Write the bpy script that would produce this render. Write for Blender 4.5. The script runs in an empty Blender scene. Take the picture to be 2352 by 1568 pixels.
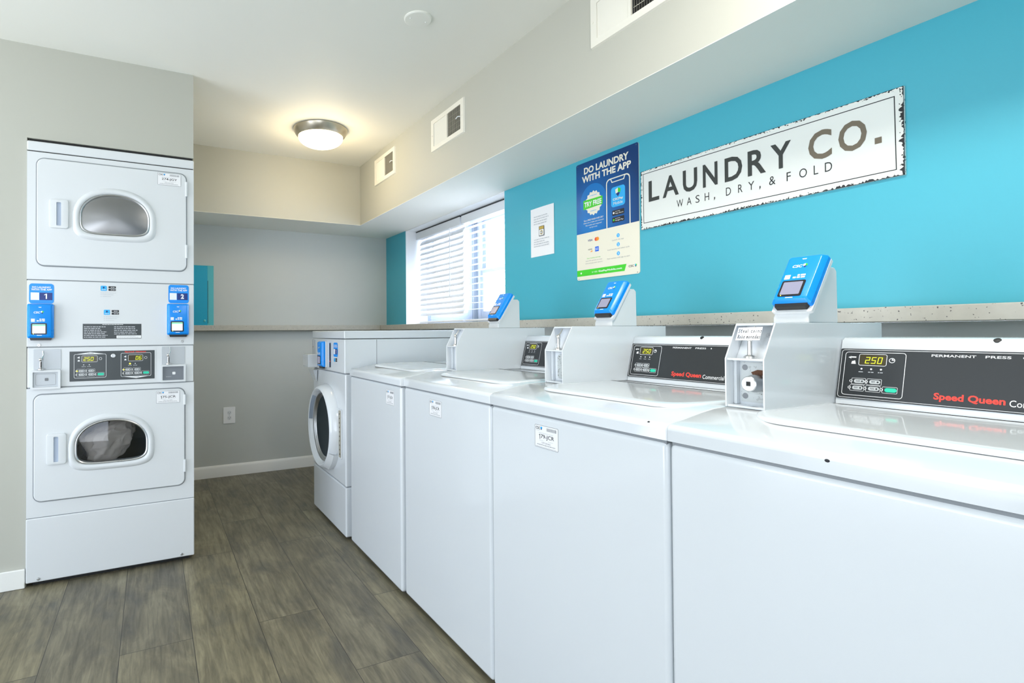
import bpy, bmesh, math, random
from mathutils import Matrix, Vector
random.seed(7)
SC = bpy.context.scene
COL = SC.collection
R = math.radians

# ------------------------------------------------------------------ camera
def make_camera():
    f_px, cx, cy, yaw, pitch, roll, H = 1242.88, 966.56, 746.19, .462, -.0125, .0063, 1.1214
    right = Vector((math.cos(yaw), -math.sin(yaw), 0)); fwd = Vector((math.sin(yaw), math.cos(yaw), 0)); up = Vector((0, 0, 1))
    f = math.cos(pitch)*fwd - math.sin(pitch)*up
    u = math.sin(pitch)*fwd + math.cos(pitch)*up
    r2 = math.cos(roll)*right - math.sin(roll)*u
    u2 = math.sin(roll)*right + math.cos(roll)*u
    cam = bpy.data.cameras.new('camera'); o = bpy.data.objects.new('camera', cam); COL.objects.link(o)
    o.matrix_world = Matrix((( r2.x, u2.x, -f.x, 0), (r2.y, u2.y, -f.y, 0), (r2.z, u2.z, -f.z, H), (0, 0, 0, 1)))
    cam.sensor_fit = 'HORIZONTAL'; cam.sensor_width = 36; cam.lens = 36*f_px/2352
    cam.shift_x = (1176-cx)/2352; cam.shift_y = (cy-784)/2352
    cam.clip_start = .02
    SC.camera = o
make_camera()

# ------------------------------------------------------------------ world, daylight, exposure
W = bpy.data.worlds.new('sky'); SC.world = W; W.use_nodes = True
bg = W.node_tree.nodes['Background']
def sky_nodes():      # hazy sky above, sunlit concrete below the horizon, brighter on the window side
    nt = W.node_tree; tc = nt.nodes.new('ShaderNodeTexCoord'); sx = nt.nodes.new('ShaderNodeSeparateXYZ'); mr = nt.nodes.new('ShaderNodeMapRange'); mx = nt.nodes.new('ShaderNodeMix'); mx.data_type = 'RGBA'
    mr.inputs[1].default_value = -.06; mr.inputs[2].default_value = .06
    nt.links.new(tc.outputs['Generated'], sx.inputs[0]); nt.links.new(sx.outputs[2], mr.inputs[0]); nt.links.new(mr.outputs[0], mx.inputs[0])
    g, k = GROUND, SKY
    mx.inputs[6].default_value = (*g, 1); mx.inputs[7].default_value = (*k, 1); nt.links.new(mx.outputs[2], bg.inputs[0])
    m2 = nt.nodes.new('ShaderNodeMapRange'); m2.inputs[1].default_value = -.1; m2.inputs[2].default_value = .5; m2.inputs[3].default_value = 1; m2.inputs[4].default_value = SUNNY
    nt.links.new(sx.outputs[0], m2.inputs[0]); nt.links.new(m2.outputs[0], bg.inputs[1])
GROUND, SKY, SUNNY = (4.6, 4.9, 5.3), (3.2, 3.6, 4.2), 3.0      # the window side faces the sunlit yard
sky_nodes()
SC.view_settings.view_transform = 'Standard'; SC.view_settings.look = 'None'
SC.view_settings.exposure = 0.3; SC.view_settings.gamma = 1.0; SC.view_settings.use_curve_mapping = False
SC.cycles.max_bounces = 10; SC.cycles.diffuse_bounces = 6; SC.cycles.transparent_max_bounces = 16
SC.cycles.sample_clamp_indirect = 6
try: SC.cycles.use_denoising = True
except Exception: pass

Z_DECK_LIGHT = 2.36
def area(name, loc, rot, sx, sy, power, color):
    l = bpy.data.lights.new(name, 'AREA'); l.shape = 'RECTANGLE'; l.size = sx; l.size_y = sy; l.energy = power; l.color = color
    o = bpy.data.objects.new(name, l); COL.objects.link(o); o.location = loc; o.rotation_euler = rot
    return o
# daylight enters through the glazed doors left of and behind the camera, and through the blind-covered window
for o_ in (area('portal_left_door', (-2.39, 1.7, 1.08), (R(90), 0, R(-90)), 2.1, 2.14, 1, (1, 1, 1)), area('portal_rear_door', (-1.45, -2.19, 1.11), (R(90), 0, 0), 1.6, 2.2, 1, (1, 1, 1)),
           area('portal_window', (2.16, 3.38, 1.57), (R(90), 0, R(90)), 1.4, .77, 1, (1, 1, 1))):
    o_.data.cycles.is_portal = True
# unseen ceiling light, added to brighten the near washer decks; no fixture
l_ = area('added_deck_light', (.95, .55, Z_DECK_LIGHT), (0, 0, 0), .3, .3, 14.5, (1, .95, .87)); l_.data.shape = 'DISK'

# ------------------------------------------------------------------ materials
MATS = {}
def mat(name, col, rough=.5, metal=0, emit=None, es=1, coat=0, spec=.5, wear=0, bump=0, bscale=300):
    if name in MATS: return MATS[name]
    m = bpy.data.materials.new(name); m.use_nodes = True; MATS[name] = m
    nt = m.node_tree; b = nt.nodes['Principled BSDF']
    b.inputs['Base Color'].default_value = (*col, 1); b.inputs['Roughness'].default_value = rough; b.inputs['Metallic'].default_value = metal
    b.inputs['Coat Weight'].default_value = coat; b.inputs['Specular IOR Level'].default_value = spec
    if emit: b.inputs['Emission Color'].default_value = (*emit, 1); b.inputs['Emission Strength'].default_value = es
    if wear or bump:
        tc = nt.nodes.new('ShaderNodeTexCoord'); n = nt.nodes.new('ShaderNodeTexNoise')
        nt.links.new(tc.outputs['Object'], n.inputs['Vector'])
        if wear:
            n.inputs['Scale'].default_value = 3.0; n.inputs['Detail'].default_value = 4
            r = nt.nodes.new('ShaderNodeMapRange'); r.inputs[1].default_value = .3; r.inputs[2].default_value = .7
            r.inputs[3].default_value = max(0, rough-wear); r.inputs[4].default_value = rough+wear
            nt.links.new(n.outputs['Fac'], r.inputs[0]); nt.links.new(r.outputs[0], b.inputs['Roughness'])
        if bump:
            n2 = nt.nodes.new('ShaderNodeTexNoise'); n2.inputs['Scale'].default_value = bscale; n2.inputs['Detail'].default_value = 2
            nt.links.new(tc.outputs['Object'], n2.inputs['Vector'])
            bp = nt.nodes.new('ShaderNodeBump'); bp.inputs['Strength'].default_value = bump; bp.inputs['Distance'].default_value = .002
            nt.links.new(n2.outputs['Fac'], bp.inputs['Height']); nt.links.new(bp.outputs[0], b.inputs['Normal'])
    return m

enamel = mat('white_enamel', (.7, .735, .77), .16, coat=.3)
enamel_d = mat('dryer_enamel', (.69, .715, .735), .36)
plastic_w = mat('white_plastic', (.7, .725, .745), .38)
plastic_l = mat('pale_lid_enamel', (.72, .755, .79), .12, coat=.3)
paint_grey = mat('grey_wall_paint', (.47, .47, .415), .55, bump=.05, bscale=180)
paint_low = mat('grey_lower_wall_paint', (.53, .55, .525), .55, bump=.05, bscale=180)
paint_teal = mat('teal_wall_paint', (.06, .41, .53), .42, bump=.05, bscale=180)
paint_ceil = mat('white_ceiling_paint', (.82, .82, .76), .7, bump=.04, bscale=220)
paint_trim = mat('white_trim_paint', (.82, .82, .79), .4, wear=.1)
paint_reveal = mat('white_reveal_paint', (.84, .86, .88), .5, wear=.05)
black = mat('black_plastic', (.012, .012, .013), .4, wear=.05)
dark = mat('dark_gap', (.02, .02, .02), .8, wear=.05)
groove = mat('grey_groove', (.25, .27, .29), .7, wear=.05)
panel_k = mat('charcoal_console_film', (.022, .025, .028), .33, wear=.05)
panel_d = mat('slate_dryer_film', (.045, .055, .06), .35, wear=.05)
ink = mat('black_ink', (.015, .016, .02), .6, wear=.05)
ink_g = mat('grey_ink', (.3, .31, .33), .6, wear=.05)
ink_lg = mat('pale_grey_ink', (.5, .52, .55), .6, wear=.05)
white_p = mat('white_print', (.85, .86, .87), .5, wear=.05)
grey_btn = mat('grey_key', (.55, .57, .58), .4, wear=.05)
green_btn = mat('green_start_key', (.02, .62, .4), .35, wear=.05)
red_p = mat('red_print', (.8, .06, .04), .5, wear=.05)
blue = mat('bright_blue_plastic', (.0, .27, .86), .3, wear=.06)
blue_s = mat('bright_blue_sticker', (.0, .28, .85), .4, wear=.05)
navy = mat('navy_print', (.006, .03, .2), .45, wear=.05)
screen = mat('lilac_screen', (.2, .2, .27), .15, emit=(.42, .42, .6), es=.3)
screen_b = mat('pale_lit_screen', (.3, .3, .35), .2, emit=(.78, .76, .95), es=.8)
led_g = mat('green_status_light', (.1, .5, .2), .4, emit=(.2, .8, .4), es=.7)
disp = mat('smoked_display', (.05, .04, .015), .2, wear=.05)
digit = mat('yellow_digits', (.5, .55, .02), .5, emit=(.8, .85, .03), es=.75)
lamp_y = mat('yellow_lamp_dot', (.6, .6, .05), .5, emit=(.95, .9, .1), es=1)
chrome = mat('chrome', (.75, .74, .72), .18, 1, wear=.06)
steel = mat('brushed_steel', (.55, .56, .57), .35, 1, wear=.1)
drum_m = mat('drum_steel', (.42, .46, .5), .5, 1, wear=.08)
nickel = mat('brushed_nickel', (.56, .52, .44), .32, 1, wear=.05)
grey_met = mat('grey_painted_metal', (.5, .53, .56), .42, .2, wear=.08)
grey_dk = mat('dark_grey_metal', (.2, .21, .22), .5, .4, wear=.1)
pcb = mat('dark_green_board', (.03, .06, .03), .5, wear=.05)
paper = mat('white_paper', (.86, .86, .88), .7, wear=.05)
cloth = mat('taupe_cloth', (.58, .48, .41), .9, bump=.5, bscale=60)
rubber = mat('grey_rubber', (.22, .24, .26), .6, wear=.1)
cream = mat('cream_print', (.83, .79, .66), .35, wear=.05)
green_p = mat('lime_green_print', (.06, .62, .03), .4, wear=.05)
sky_p = mat('sky_blue_print', (.02, .42, .86), .4, wear=.05)
def poster_mat():      # printed blend from bright blue round the offer to navy at the top
    m = mat('poster_blue', (.0, .12, .4), .3); nt = m.node_tree; b = nt.nodes['Principled BSDF']; tc = nt.nodes.new('ShaderNodeTexCoord'); mp = nt.nodes.new('ShaderNodeMapping')
    mp.inputs['Location'].default_value = (-.1, -.28, 0); nt.links.new(tc.outputs['Object'], mp.inputs[0]); ln = nt.nodes.new('ShaderNodeVectorMath'); ln.operation = 'LENGTH'; nt.links.new(mp.outputs[0], ln.inputs[0])
    r = nt.nodes.new('ShaderNodeValToRGB'); e = r.color_ramp.elements; e[0].position = .04; e[0].color = (.0, .19, .56, 1); e[1].position = .32; e[1].color = (.0, .035, .15, 1); x = e.new(.16); x.color = (.0, .1, .35, 1)
    nt.links.new(ln.outputs['Value'], r.inputs[0]); nt.links.new(r.outputs[0], b.inputs['Base Color']); return m
pb1 = poster_mat()
orange_p = mat('orange_print', (.9, .3, .02), .5, wear=.05)
brown_p = mat('brown_print', (.16, .13, .09), .5, wear=.05)
char_p = mat('charcoal_print', (.035, .04, .038), .5, wear=.05)
box_teal = mat('blue_painted_metal', (.0, .36, .55), .4, wear=.08)
box_teal_l = mat('pale_teal_paint', (.1, .5, .55), .5, wear=.08)
slat_end = mat('white_slat', (.86, .87, .9), .4, wear=.05)
vent_w = mat('cream_vent_metal', (.78, .76, .68), .45, wear=.08)
frame_shade = mat('shaded_window_frame', (.42, .48, .58), .4, wear=.05)  # white frames toned blue-grey: their backlit shade is put into the colour
rust = mat('rust', (.12, .05, .025), .8, bump=.5, bscale=300)

def glass_mat(name, tint, gl=.12, rough=.02):
    m = bpy.data.materials.new(name); m.use_nodes = True; nt = m.node_tree; nt.nodes.clear()
    out = nt.nodes.new('ShaderNodeOutputMaterial'); mx = nt.nodes.new('ShaderNodeMixShader')
    t = nt.nodes.new('ShaderNodeBsdfTransparent'); g = nt.nodes.new('ShaderNodeBsdfGlossy'); fr = nt.nodes.new('ShaderNodeLayerWeight')
    t.inputs[0].default_value = (*tint, 1); g.inputs['Roughness'].default_value = rough
    pw = nt.nodes.new('ShaderNodeMath'); pw.operation = 'POWER'; pw.inputs[1].default_value = 5; nt.links.new(fr.outputs['Facing'], pw.inputs[0])
    ad = nt.nodes.new('ShaderNodeMath'); ad.operation = 'MULTIPLY_ADD'; ad.inputs[1].default_value = .6; ad.inputs[2].default_value = gl; fr.inputs[0].default_value = .5
    nt.links.new(pw.outputs[0], ad.inputs[0]); nt.links.new(ad.outputs[0], mx.inputs[0])
    nt.links.new(t.outputs[0], mx.inputs[1]); nt.links.new(g.outputs[0], mx.inputs[2]); nt.links.new(mx.outputs[0], out.inputs[0])
    return m
glass_up = glass_mat('grey_door_glass', (.62, .66, .72), .3, .28)
glass_lo = glass_mat('smoky_door_glass', (.6, .64, .68), .05, .03)
glass_win = glass_mat('clear_window_glass', (.97, .98, 1), .03)
tape_m = glass_mat('clear_tape', (.95, .96, .98), .03, .15)

def shade_mat():       # translucent lamp bowl
    m = mat('frosted_lamp_glass', (.9, .85, .75), .3, emit=(1, .86, .58), es=5)
    return m
lamp_glass = shade_mat()

def blind_mat():
    m = bpy.data.materials.new('white_blind_slat'); m.use_nodes = True; nt = m.node_tree; b = nt.nodes['Principled BSDF']
    b.inputs['Base Color'].default_value = (.8, .82, .85, 1); b.inputs['Roughness'].default_value = .35
    out = nt.nodes['Material Output']; tr = nt.nodes.new('ShaderNodeBsdfTranslucent'); tr.inputs[0].default_value = (.9, .93, 1, 1)
    mx = nt.nodes.new('ShaderNodeMixShader'); mx.inputs[0].default_value = .06
    nt.links.new(b.outputs[0], mx.inputs[1]); nt.links.new(tr.outputs[0], mx.inputs[2]); nt.links.new(mx.outputs[0], out.inputs[0])
    return m
blind_m = blind_mat()

def speckle_mat(name, base, sp, thr=.70, scale=55):
    m = mat(name, base, .35); nt = m.node_tree; b = nt.nodes['Principled BSDF']
    tc = nt.nodes.new('ShaderNodeTexCoord'); n = nt.nodes.new('ShaderNodeTexNoise'); n.inputs['Scale'].default_value = scale*3; n.inputs['Detail'].default_value = 1
    n2 = nt.nodes.new('ShaderNodeTexNoise'); n2.inputs['Scale'].default_value = scale*.6; n2.inputs['Detail'].default_value = 2
    nt.links.new(tc.outputs['Object'], n.inputs['Vector']); nt.links.new(tc.outputs['Object'], n2.inputs['Vector'])
    r = nt.nodes.new('ShaderNodeValToRGB'); r.color_ramp.elements[0].position = thr; r.color_ramp.elements[1].position = thr+.03
    r.color_ramp.elements[0].color = (0, 0, 0, 1); r.color_ramp.elements[1].color = (1, 1, 1, 1)
    r2 = nt.nodes.new('ShaderNodeValToRGB'); r2.color_ramp.elements[0].color = tuple(c*.86 for c in base)+(1,); r2.color_ramp.elements[1].color = tuple(min(1, c*1.1) for c in base)+(1,)
    mx = nt.nodes.new('ShaderNodeMix'); mx.data_type = 'RGBA'; mx.inputs[7].default_value = (*sp, 1)
    nt.links.new(n.outputs['Fac'], r.inputs[0]); nt.links.new(n2.outputs['Fac'], r2.inputs[0])
    nt.links.new(r.outputs[0], mx.inputs[0]); nt.links.new(r2.outputs[0], mx.inputs[6]); nt.links.new(mx.outputs[2], b.inputs['Base Color'])
    return m
ledge_m = speckle_mat('speckled_laminate', (.5, .48, .42), (.07, .06, .06))
vault_m = speckle_mat('spotted_galvanised_steel', (.5, .53, .53), (.1, .09, .07), .66, 90)
galv_m = speckle_mat('galvanised_steel', (.55, .58, .58), (.42, .44, .44), .6, 40)
sign_edge = speckle_mat('chipped_sign_enamel', (.8, .81, .77), (.02, .025, .02), .62, 40)

def floor_mat():
    m = bpy.data.materials.new('grey_brown_vinyl_plank'); m.use_nodes = True; nt = m.node_tree; b = nt.nodes['Principled BSDF']
    L = nt.links.new; N = nt.nodes.new
    tc = N('ShaderNodeTexCoord'); mp = N('ShaderNodeMapping'); mp.inputs['Rotation'].default_value = (0, 0, R(90)); mp.inputs['Location'].default_value = (.5, .1, 0)
    L(tc.outputs['Object'], mp.inputs['Vector'])
    br = N('ShaderNodeTexBrick'); br.inputs['Scale'].default_value = 1; br.inputs['Brick Width'].default_value = 1.22; br.inputs['Row Height'].default_value = .2365
    br.inputs['Mortar Size'].default_value = .0013; br.inputs['Mortar Smooth'].default_value = .2; br.offset = .37
    br.inputs['Color1'].default_value = (0, 0, 0, 1); br.inputs['Color2'].default_value = (1, 1, 1, 1); br.inputs['Mortar'].default_value = (.5, .5, .5, 1)
    L(mp.outputs[0], br.inputs['Vector'])
    # fine grain, stretched along the plank and shifted per plank
    sc = N('ShaderNodeMapping'); sc.inputs['Scale'].default_value = (55, 4.5, 1); L(tc.outputs['Object'], sc.inputs['Vector'])
    ad = N('ShaderNodeVectorMath'); ad.operation = 'ADD'; mu = N('ShaderNodeVectorMath'); mu.operation = 'SCALE'; mu.inputs['Scale'].default_value = 3.7
    L(br.outputs['Color'], mu.inputs[0]); L(mu.outputs[0], ad.inputs[0]); L(sc.outputs[0], ad.inputs[1])
    g = N('ShaderNodeTexNoise'); g.inputs['Scale'].default_value = 1; g.inputs['Detail'].default_value = 6; g.inputs['Roughness'].default_value = .65; g.inputs['Distortion'].default_value = .6
    L(ad.outputs[0], g.inputs['Vector'])
    sc2 = N('ShaderNodeMapping'); sc2.inputs['Scale'].default_value = (8, 3.2, 1); L(tc.outputs['Object'], sc2.inputs['Vector'])
    ad2 = N('ShaderNodeVectorMath'); ad2.operation = 'ADD'; L(mu.outputs[0], ad2.inputs[0]); L(sc2.outputs[0], ad2.inputs[1])
    c = N('ShaderNodeTexNoise'); c.inputs['Scale'].default_value = 1; c.inputs['Detail'].default_value = 5; c.inputs['Roughness'].default_value = .6; c.inputs['Distortion'].default_value = .7
    L(ad2.outputs[0], c.inputs['Vector'])
    r1 = N('ShaderNodeValToRGB'); e = r1.color_ramp.elements
    e[0].position = .3; e[0].color = (.1, .094, .075, 1); e[1].position = .72; e[1].color = (.245, .22, .15, 1)
    x = e.new(.5); x.color = (.165, .147, .1, 1)
    L(c.outputs['Fac'], r1.inputs[0])
    r2 = N('ShaderNodeValToRGB'); e = r2.color_ramp.elements
    e[0].position = .32; e[0].color = (.6, .6, .6, 1); e[1].position = .68; e[1].color = (1.3, 1.3, 1.28, 1)
    L(g.outputs['Fac'], r2.inputs[0])
    m1 = N('ShaderNodeMix'); m1.data_type = 'RGBA'; m1.blend_type = 'MULTIPLY'; m1.inputs[0].default_value = 1
    L(r1.outputs[0], m1.inputs[6]); L(r2.outputs[0], m1.inputs[7])
    r3 = N('ShaderNodeValToRGB'); e = r3.color_ramp.elements; e[0].color = (.88, .89, .92, 1); e[1].color = (1.12, 1.11, 1.05, 1)
    L(br.outputs['Color'], r3.inputs[0])
    m2 = N('ShaderNodeMix'); m2.data_type = 'RGBA'; m2.blend_type = 'MULTIPLY'; m2.inputs[0].default_value = 1
    L(m1.outputs[2], m2.inputs[6]); L(r3.outputs[0], m2.inputs[7])
    m3 = N('ShaderNodeMix'); m3.data_type = 'RGBA'; m3.inputs[7].default_value = (.035, .032, .027, 1)
    L(br.outputs['Fac'], m3.inputs[0]); L(m2.outputs[2], m3.inputs[6])
    L(m3.outputs[2], b.inputs['Base Color'])
    b.inputs['Roughness'].default_value = .42
    bp = N('ShaderNodeBump'); bp.inputs['Strength'].default_value = .12; bp.inputs['Distance'].default_value = .002
    L(g.outputs['Fac'], bp.inputs['Height']); L(bp.outputs[0], b.inputs['Normal'])
    return m
floor_m = floor_mat()

# ------------------------------------------------------------------ mesh helpers
GLY = {}
def glyph(s, bold=0):
    k = (s, bold)
    if k in GLY: return GLY[k]
    c = bpy.data.curves.new('t', 'FONT'); c.body = s; c.size = 1; c.offset = bold; c.resolution_u = 3; c.fill_mode = 'FRONT'
    o = bpy.data.objects.new('t', c); COL.objects.link(o)
    dg = bpy.context.evaluated_depsgraph_get(); dg.update()
    me = bpy.data.meshes.new_from_object(o.evaluated_get(dg))
    v = [(p.co.x, p.co.y) for p in me.vertices]; f = [tuple(p.vertices) for p in me.polygons]
    bpy.data.objects.remove(o); bpy.data.curves.remove(c); bpy.data.meshes.remove(me)
    GLY[k] = (v, f); return GLY[k]

def rrect(u0, v0, u1, v1, r, seg=5):
    P = []
    for (cx, cy, a0) in ((u1-r, v1-r, 0), (u0+r, v1-r, 90), (u0+r, v0+r, 180), (u1-r, v0+r, 270)):
        for i in range(seg+1):
            a = R(a0+90*i/seg); P.append((cx+r*math.cos(a), cy+r*math.sin(a)))
    return P
def circ(cx, cy, r, n=24, ry=None): return [(cx+r*math.cos(2*math.pi*i/n), cy+(ry or r)*math.sin(2*math.pi*i/n)) for i in range(n)]

class MB:
    def __init__(s): s.v = []; s.f = []; s.mi = []; s.mats = []; s.sm = []
    def mid(s, m):
        if m not in s.mats: s.mats.append(m)
        return s.mats.index(m)
    def add(s, vs, fs, m, smooth=False):
        b = len(s.v); s.v += [tuple(p) for p in vs]; k = s.mid(m)
        for f in fs: s.f.append(tuple(b+i for i in f)); s.mi.append(k); s.sm.append(smooth)
        return s
    def box(s, x0, y0, z0, x1, y1, z1, m):
        return s.add([(x0,y0,z0),(x1,y0,z0),(x1,y1,z0),(x0,y1,z0),(x0,y0,z1),(x1,y0,z1),(x1,y1,z1),(x0,y1,z1)],
              [(0,3,2,1),(4,5,6,7),(0,1,5,4),(1,2,6,5),(2,3,7,6),(3,0,4,7)], m)
    def prism(s, P, a, b, m, axis='z'):
        n = len(P)
        T = {'z': lambda p, h: (p[0], p[1], h), 'y': lambda p, h: (p[0], h, p[1]), 'x': lambda p, h: (h, p[0], p[1])}[axis]
        vs = [T(p, a) for p in P]+[T(p, b) for p in P]
        fs = [tuple(range(n-1, -1, -1)), tuple(range(n, 2*n))]+[(i, (i+1) % n, n+(i+1) % n, n+i) for i in range(n)]
        if axis == 'y': fs = [tuple(reversed(f)) for f in fs]
        return s.add(vs, fs, m)
    def loft(s, loops, m, cap0=False, cap1=False, smooth=True):
        n = len(loops[0]); vs = [p for l in loops for p in l]; fs = []
        for k in range(len(loops)-1):
            for i in range(n): fs.append((k*n+i, k*n+(i+1) % n, (k+1)*n+(i+1) % n, (k+1)*n+i))
        if cap0: fs.append(tuple(range(n-1, -1, -1)))
        if cap1: fs.append(tuple(range((len(loops)-1)*n, len(loops)*n)))
        return s.add(vs, fs, m, smooth)
    def flat(s, P, n, m): return s.add([(p[0], p[1], n) for p in P], [tuple(range(len(P)))], m)
    def ring(s, P, Q, n, m):
        k = len(P); return s.add([(p[0], p[1], n) for p in P]+[(p[0], p[1], n) for p in Q], [(i, (i+1) % k, k+(i+1) % k, k+i) for i in range(k)], m)
    def one(s, u0, v0, u1, v1, n, m):      # the figure 1 with its flag
        w = u1-u0; h = v1-v0
        return s.flat([(u0+w*.55, v0), (u1, v0), (u1, v1), (u0+w*.6, v1), (u0, v0+h*.8), (u0+w*.1, v0+h*.68), (u0+w*.55, v0+h*.82)], n, m)
    def line(s, u0, v0, u1, v1, w, n, m):
        return s.ring(rrect(u0, v0, u1, v1, min(.006, (v1-v0)*.15, (u1-u0)*.15), 3), rrect(u0+w, v0+w, u1-w, v1-w, min(.005, (v1-v0)*.1, (u1-u0)*.1), 3), n, m)
    def text(s, t, u0, v0, u1, v1, n, m, bold=0, shear=0, rot=0):
        v, f = glyph(t, bold)
        if not v: return s
        ax = min(p[0] for p in v); bx = max(p[0] for p in v); ay = min(p[1] for p in v); by = max(p[1] for p in v)
        ca, sa = math.cos(R(rot)), math.sin(R(rot)); out = []
        for p in v:
            x = (p[0]-ax)/(bx-ax)*(u1-u0); y = (p[1]-ay)/(by-ay)*(v1-v0); x += shear*y
            x -= (u1-u0)/2; y -= (v1-v0)/2
            out.append(((u0+u1)/2+ca*x-sa*y, (v0+v1)/2+sa*x+ca*y, n))
        return s.add(out, f, m)
    def bars(s, u0, v0, u1, v1, k, n, m, ragged=.25, fill=.42):       # unreadable small print
        h = (v1-v0)/k
        for i in range(k):
            e = u1-(u1-u0)*random.random()*ragged; y = v1-(i+1)*h+h*.3
            x = u0
            while x < e-.001:
                w = min(e-x, (v1-v0)*.3/k*random.uniform(2, 7)); s.flat([(x, y), (x+w, y), (x+w, y+h*fill), (x, y+h*fill)], n, m); x += w+h*.3
        return s
    def lathe(s, prof, m, n=40, axis='z', o=(0, 0, 0), smooth=True):
        loops = []
        for (r, h) in prof:
            l = []
            for i in range(n):
                a = 2*math.pi*i/n; c, d = r*math.cos(a), r*math.sin(a)
                p = {'z': (c, d, h), 'x': (h, c, d), 'y': (d, h, c)}[axis]
                l.append((p[0]+o[0], p[1]+o[1], p[2]+o[2]))
            loops.append(l)
        return s.loft(loops, m, smooth=smooth)
    def tube(s, pts, r, m, n=8):
        pts = [Vector(p) for p in pts]; loops = []
        for i, p in enumerate(pts):
            d = (pts[min(i+1, len(pts)-1)]-pts[max(i-1, 0)]).normalized()
            a = d.orthogonal().normalized(); b = d.cross(a)
            if loops:
                pa = (Vector(loops[-1][0])-pts[i-1]).normalized(); a = (pa-d*pa.dot(d)).normalized(); b = d.cross(a)
            rr = r[i] if isinstance(r, (list, tuple)) else r
            loops.append([tuple(p+rr*(math.cos(2*math.pi*k/n)*a+math.sin(2*math.pi*k/n)*b)) for k in range(n)])
        return s.loft(loops, m, True, True)
    def sphere(s, c, r, m, n=14):
        loops = []
        for i in range(1, n):
            t = math.pi*i/n; loops.append([(c[0]+r*math.sin(t)*math.cos(2*math.pi*k/n), c[1]+r*math.sin(t)*math.sin(2*math.pi*k/n), c[2]-r*math.cos(t)) for k in range(n)])
        return s.loft(loops, m, True, True)
    def build(s, name, parent=None, M=None, bevel=0, seg=2, auto=35):
        me = bpy.data.meshes.new(name); me.from_pydata(s.v, [], s.f)
        for m in s.mats: me.materials.append(m)
        me.polygons.foreach_set('material_index', s.mi); me.polygons.foreach_set('use_smooth', [True]*len(s.f) if bevel else s.sm)
        me.update()
        try: me.set_sharp_from_angle(angle=R(auto))
        except Exception: pass
        o = bpy.data.objects.new(name, me); COL.objects.link(o)
        if parent: o.parent = parent
        if M is not None: o.matrix_local = M
        if bevel:
            b = o.modifiers.new('bevel', 'BEVEL'); b.width = bevel; b.segments = seg; b.limit_method = 'ANGLE'; b.angle_limit = R(50); b.harden_normals = True
        return o

def frame(o, u, v):
    u = Vector(u).normalized(); v = Vector(v).normalized(); n = u.cross(v)
    return Matrix(((u.x, v.x, n.x, o[0]), (u.y, v.y, n.y, o[1]), (u.z, v.z, n.z, o[2]), (0, 0, 0, 1)))
def FX(x, y, z): return frame((x, y, z), (0, -1, 0), (0, 0, 1))    # a face looking towards -x (the right-hand wall and machine fronts)
def FY(x, y, z): return frame((x, y, z), (1, 0, 0), (0, 0, 1))     # a face looking towards -y

def thing(name, label, cat, loc, group=None):
    o = bpy.data.objects.new(name, None); COL.objects.link(o); o.location = loc; o.empty_display_size = .1
    return tag(o, label, cat, group)
def tag(o, label, cat, group=None):
    o['label'] = label; o['category'] = cat
    if group: o['group'] = group
    return o
def struct(name, mb, bevel=0):
    o = mb.build(name, bevel=bevel); o['kind'] = 'structure'; return o
def dup(o, parent=None):
    c = o.copy(); COL.objects.link(c)
    if parent: c.parent = parent
    for ch in o.children: dup(ch, c)
    return c
def kids(o, base): return [c for c in o.children if c.name.split('.')[0] == base]

# ------------------------------------------------------------------ the room
XW, XB, YB, YBB, ZC, ZB = 1.897, 1.474, 4.50, 4.02, 2.425, 1.962
X0, Y0 = -2.4, -2.2
struct('floor', MB().box(X0-.1, Y0-.1, -.06, 2.15, 4.7, 0, floor_m))
struct('ceiling', MB().box(X0-.1, Y0-.1, ZC, 2.15, 4.7, ZC+.08, paint_ceil))
WY0, WY1, ZL = 2.672, 4.085, 1.182
struct('wall_right_upper', MB().box(XW, Y0, ZL, 2.15, WY0, ZB, paint_teal).box(XW, WY1, ZL, 2.15, YB, ZB, paint_teal))
struct('wall_right_lower', MB().box(XW, Y0, 0, 2.15, YB, 1.14, paint_low))
struct('wall_right_bulkhead', MB().box(XB, Y0, ZB+.002, 2.15, 4.6, ZC, paint_grey).box(XB, Y0, ZB, 2.15, 4.6, ZB+.002, paint_ceil))
struct('wall_back_bulkhead', MB().box(.0, YBB, ZB+.002, XB, 4.6, ZC, paint_grey).box(.0, YBB, ZB, XB, 4.6, ZB+.002, paint_ceil))
struct('wall_back', MB().box(-.2, YB, 0, 2.15, 4.6, ZB, paint_low))
struct('trim_1', MB().box(XW-.093, Y0, 1.14, XW, YB, ZL, ledge_m), bevel=.003)
struct('trim_2', MB().box(.1, YB-.075, 1.14, XW-.093, YB, ZL, ledge_m), bevel=.003)
# wall with the dryer recess, its header and the return beside it
YP = 2.945
struct('wall_left', MB().box(X0, YP, 0, -.4985, YP+.09, ZC, paint_grey).box(-.4985, YP, 2.003, .19, YP+.09, ZC, paint_grey)
       .box(.1, YP+.09, 2.003, .19, YB, ZC, paint_grey).box(-.58, YP+.09, 0, -.512, YB, ZC, paint_grey).box(.1, 3.8, 0, .19, YB, 2.003, paint_grey))
struct('baseboard_left', MB().box(X0, YP-.014, 0, -.5, YP, .085, paint_trim), bevel=.004)
bb = MB(); bb.prism([(YB, 0), (YB-.014, 0), (YB-.014, .07), (YB-.009, .083), (YB-.004, .09), (YB, .09)], .19, XW, paint_trim, 'x'); struct('baseboard_back', bb)
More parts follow.
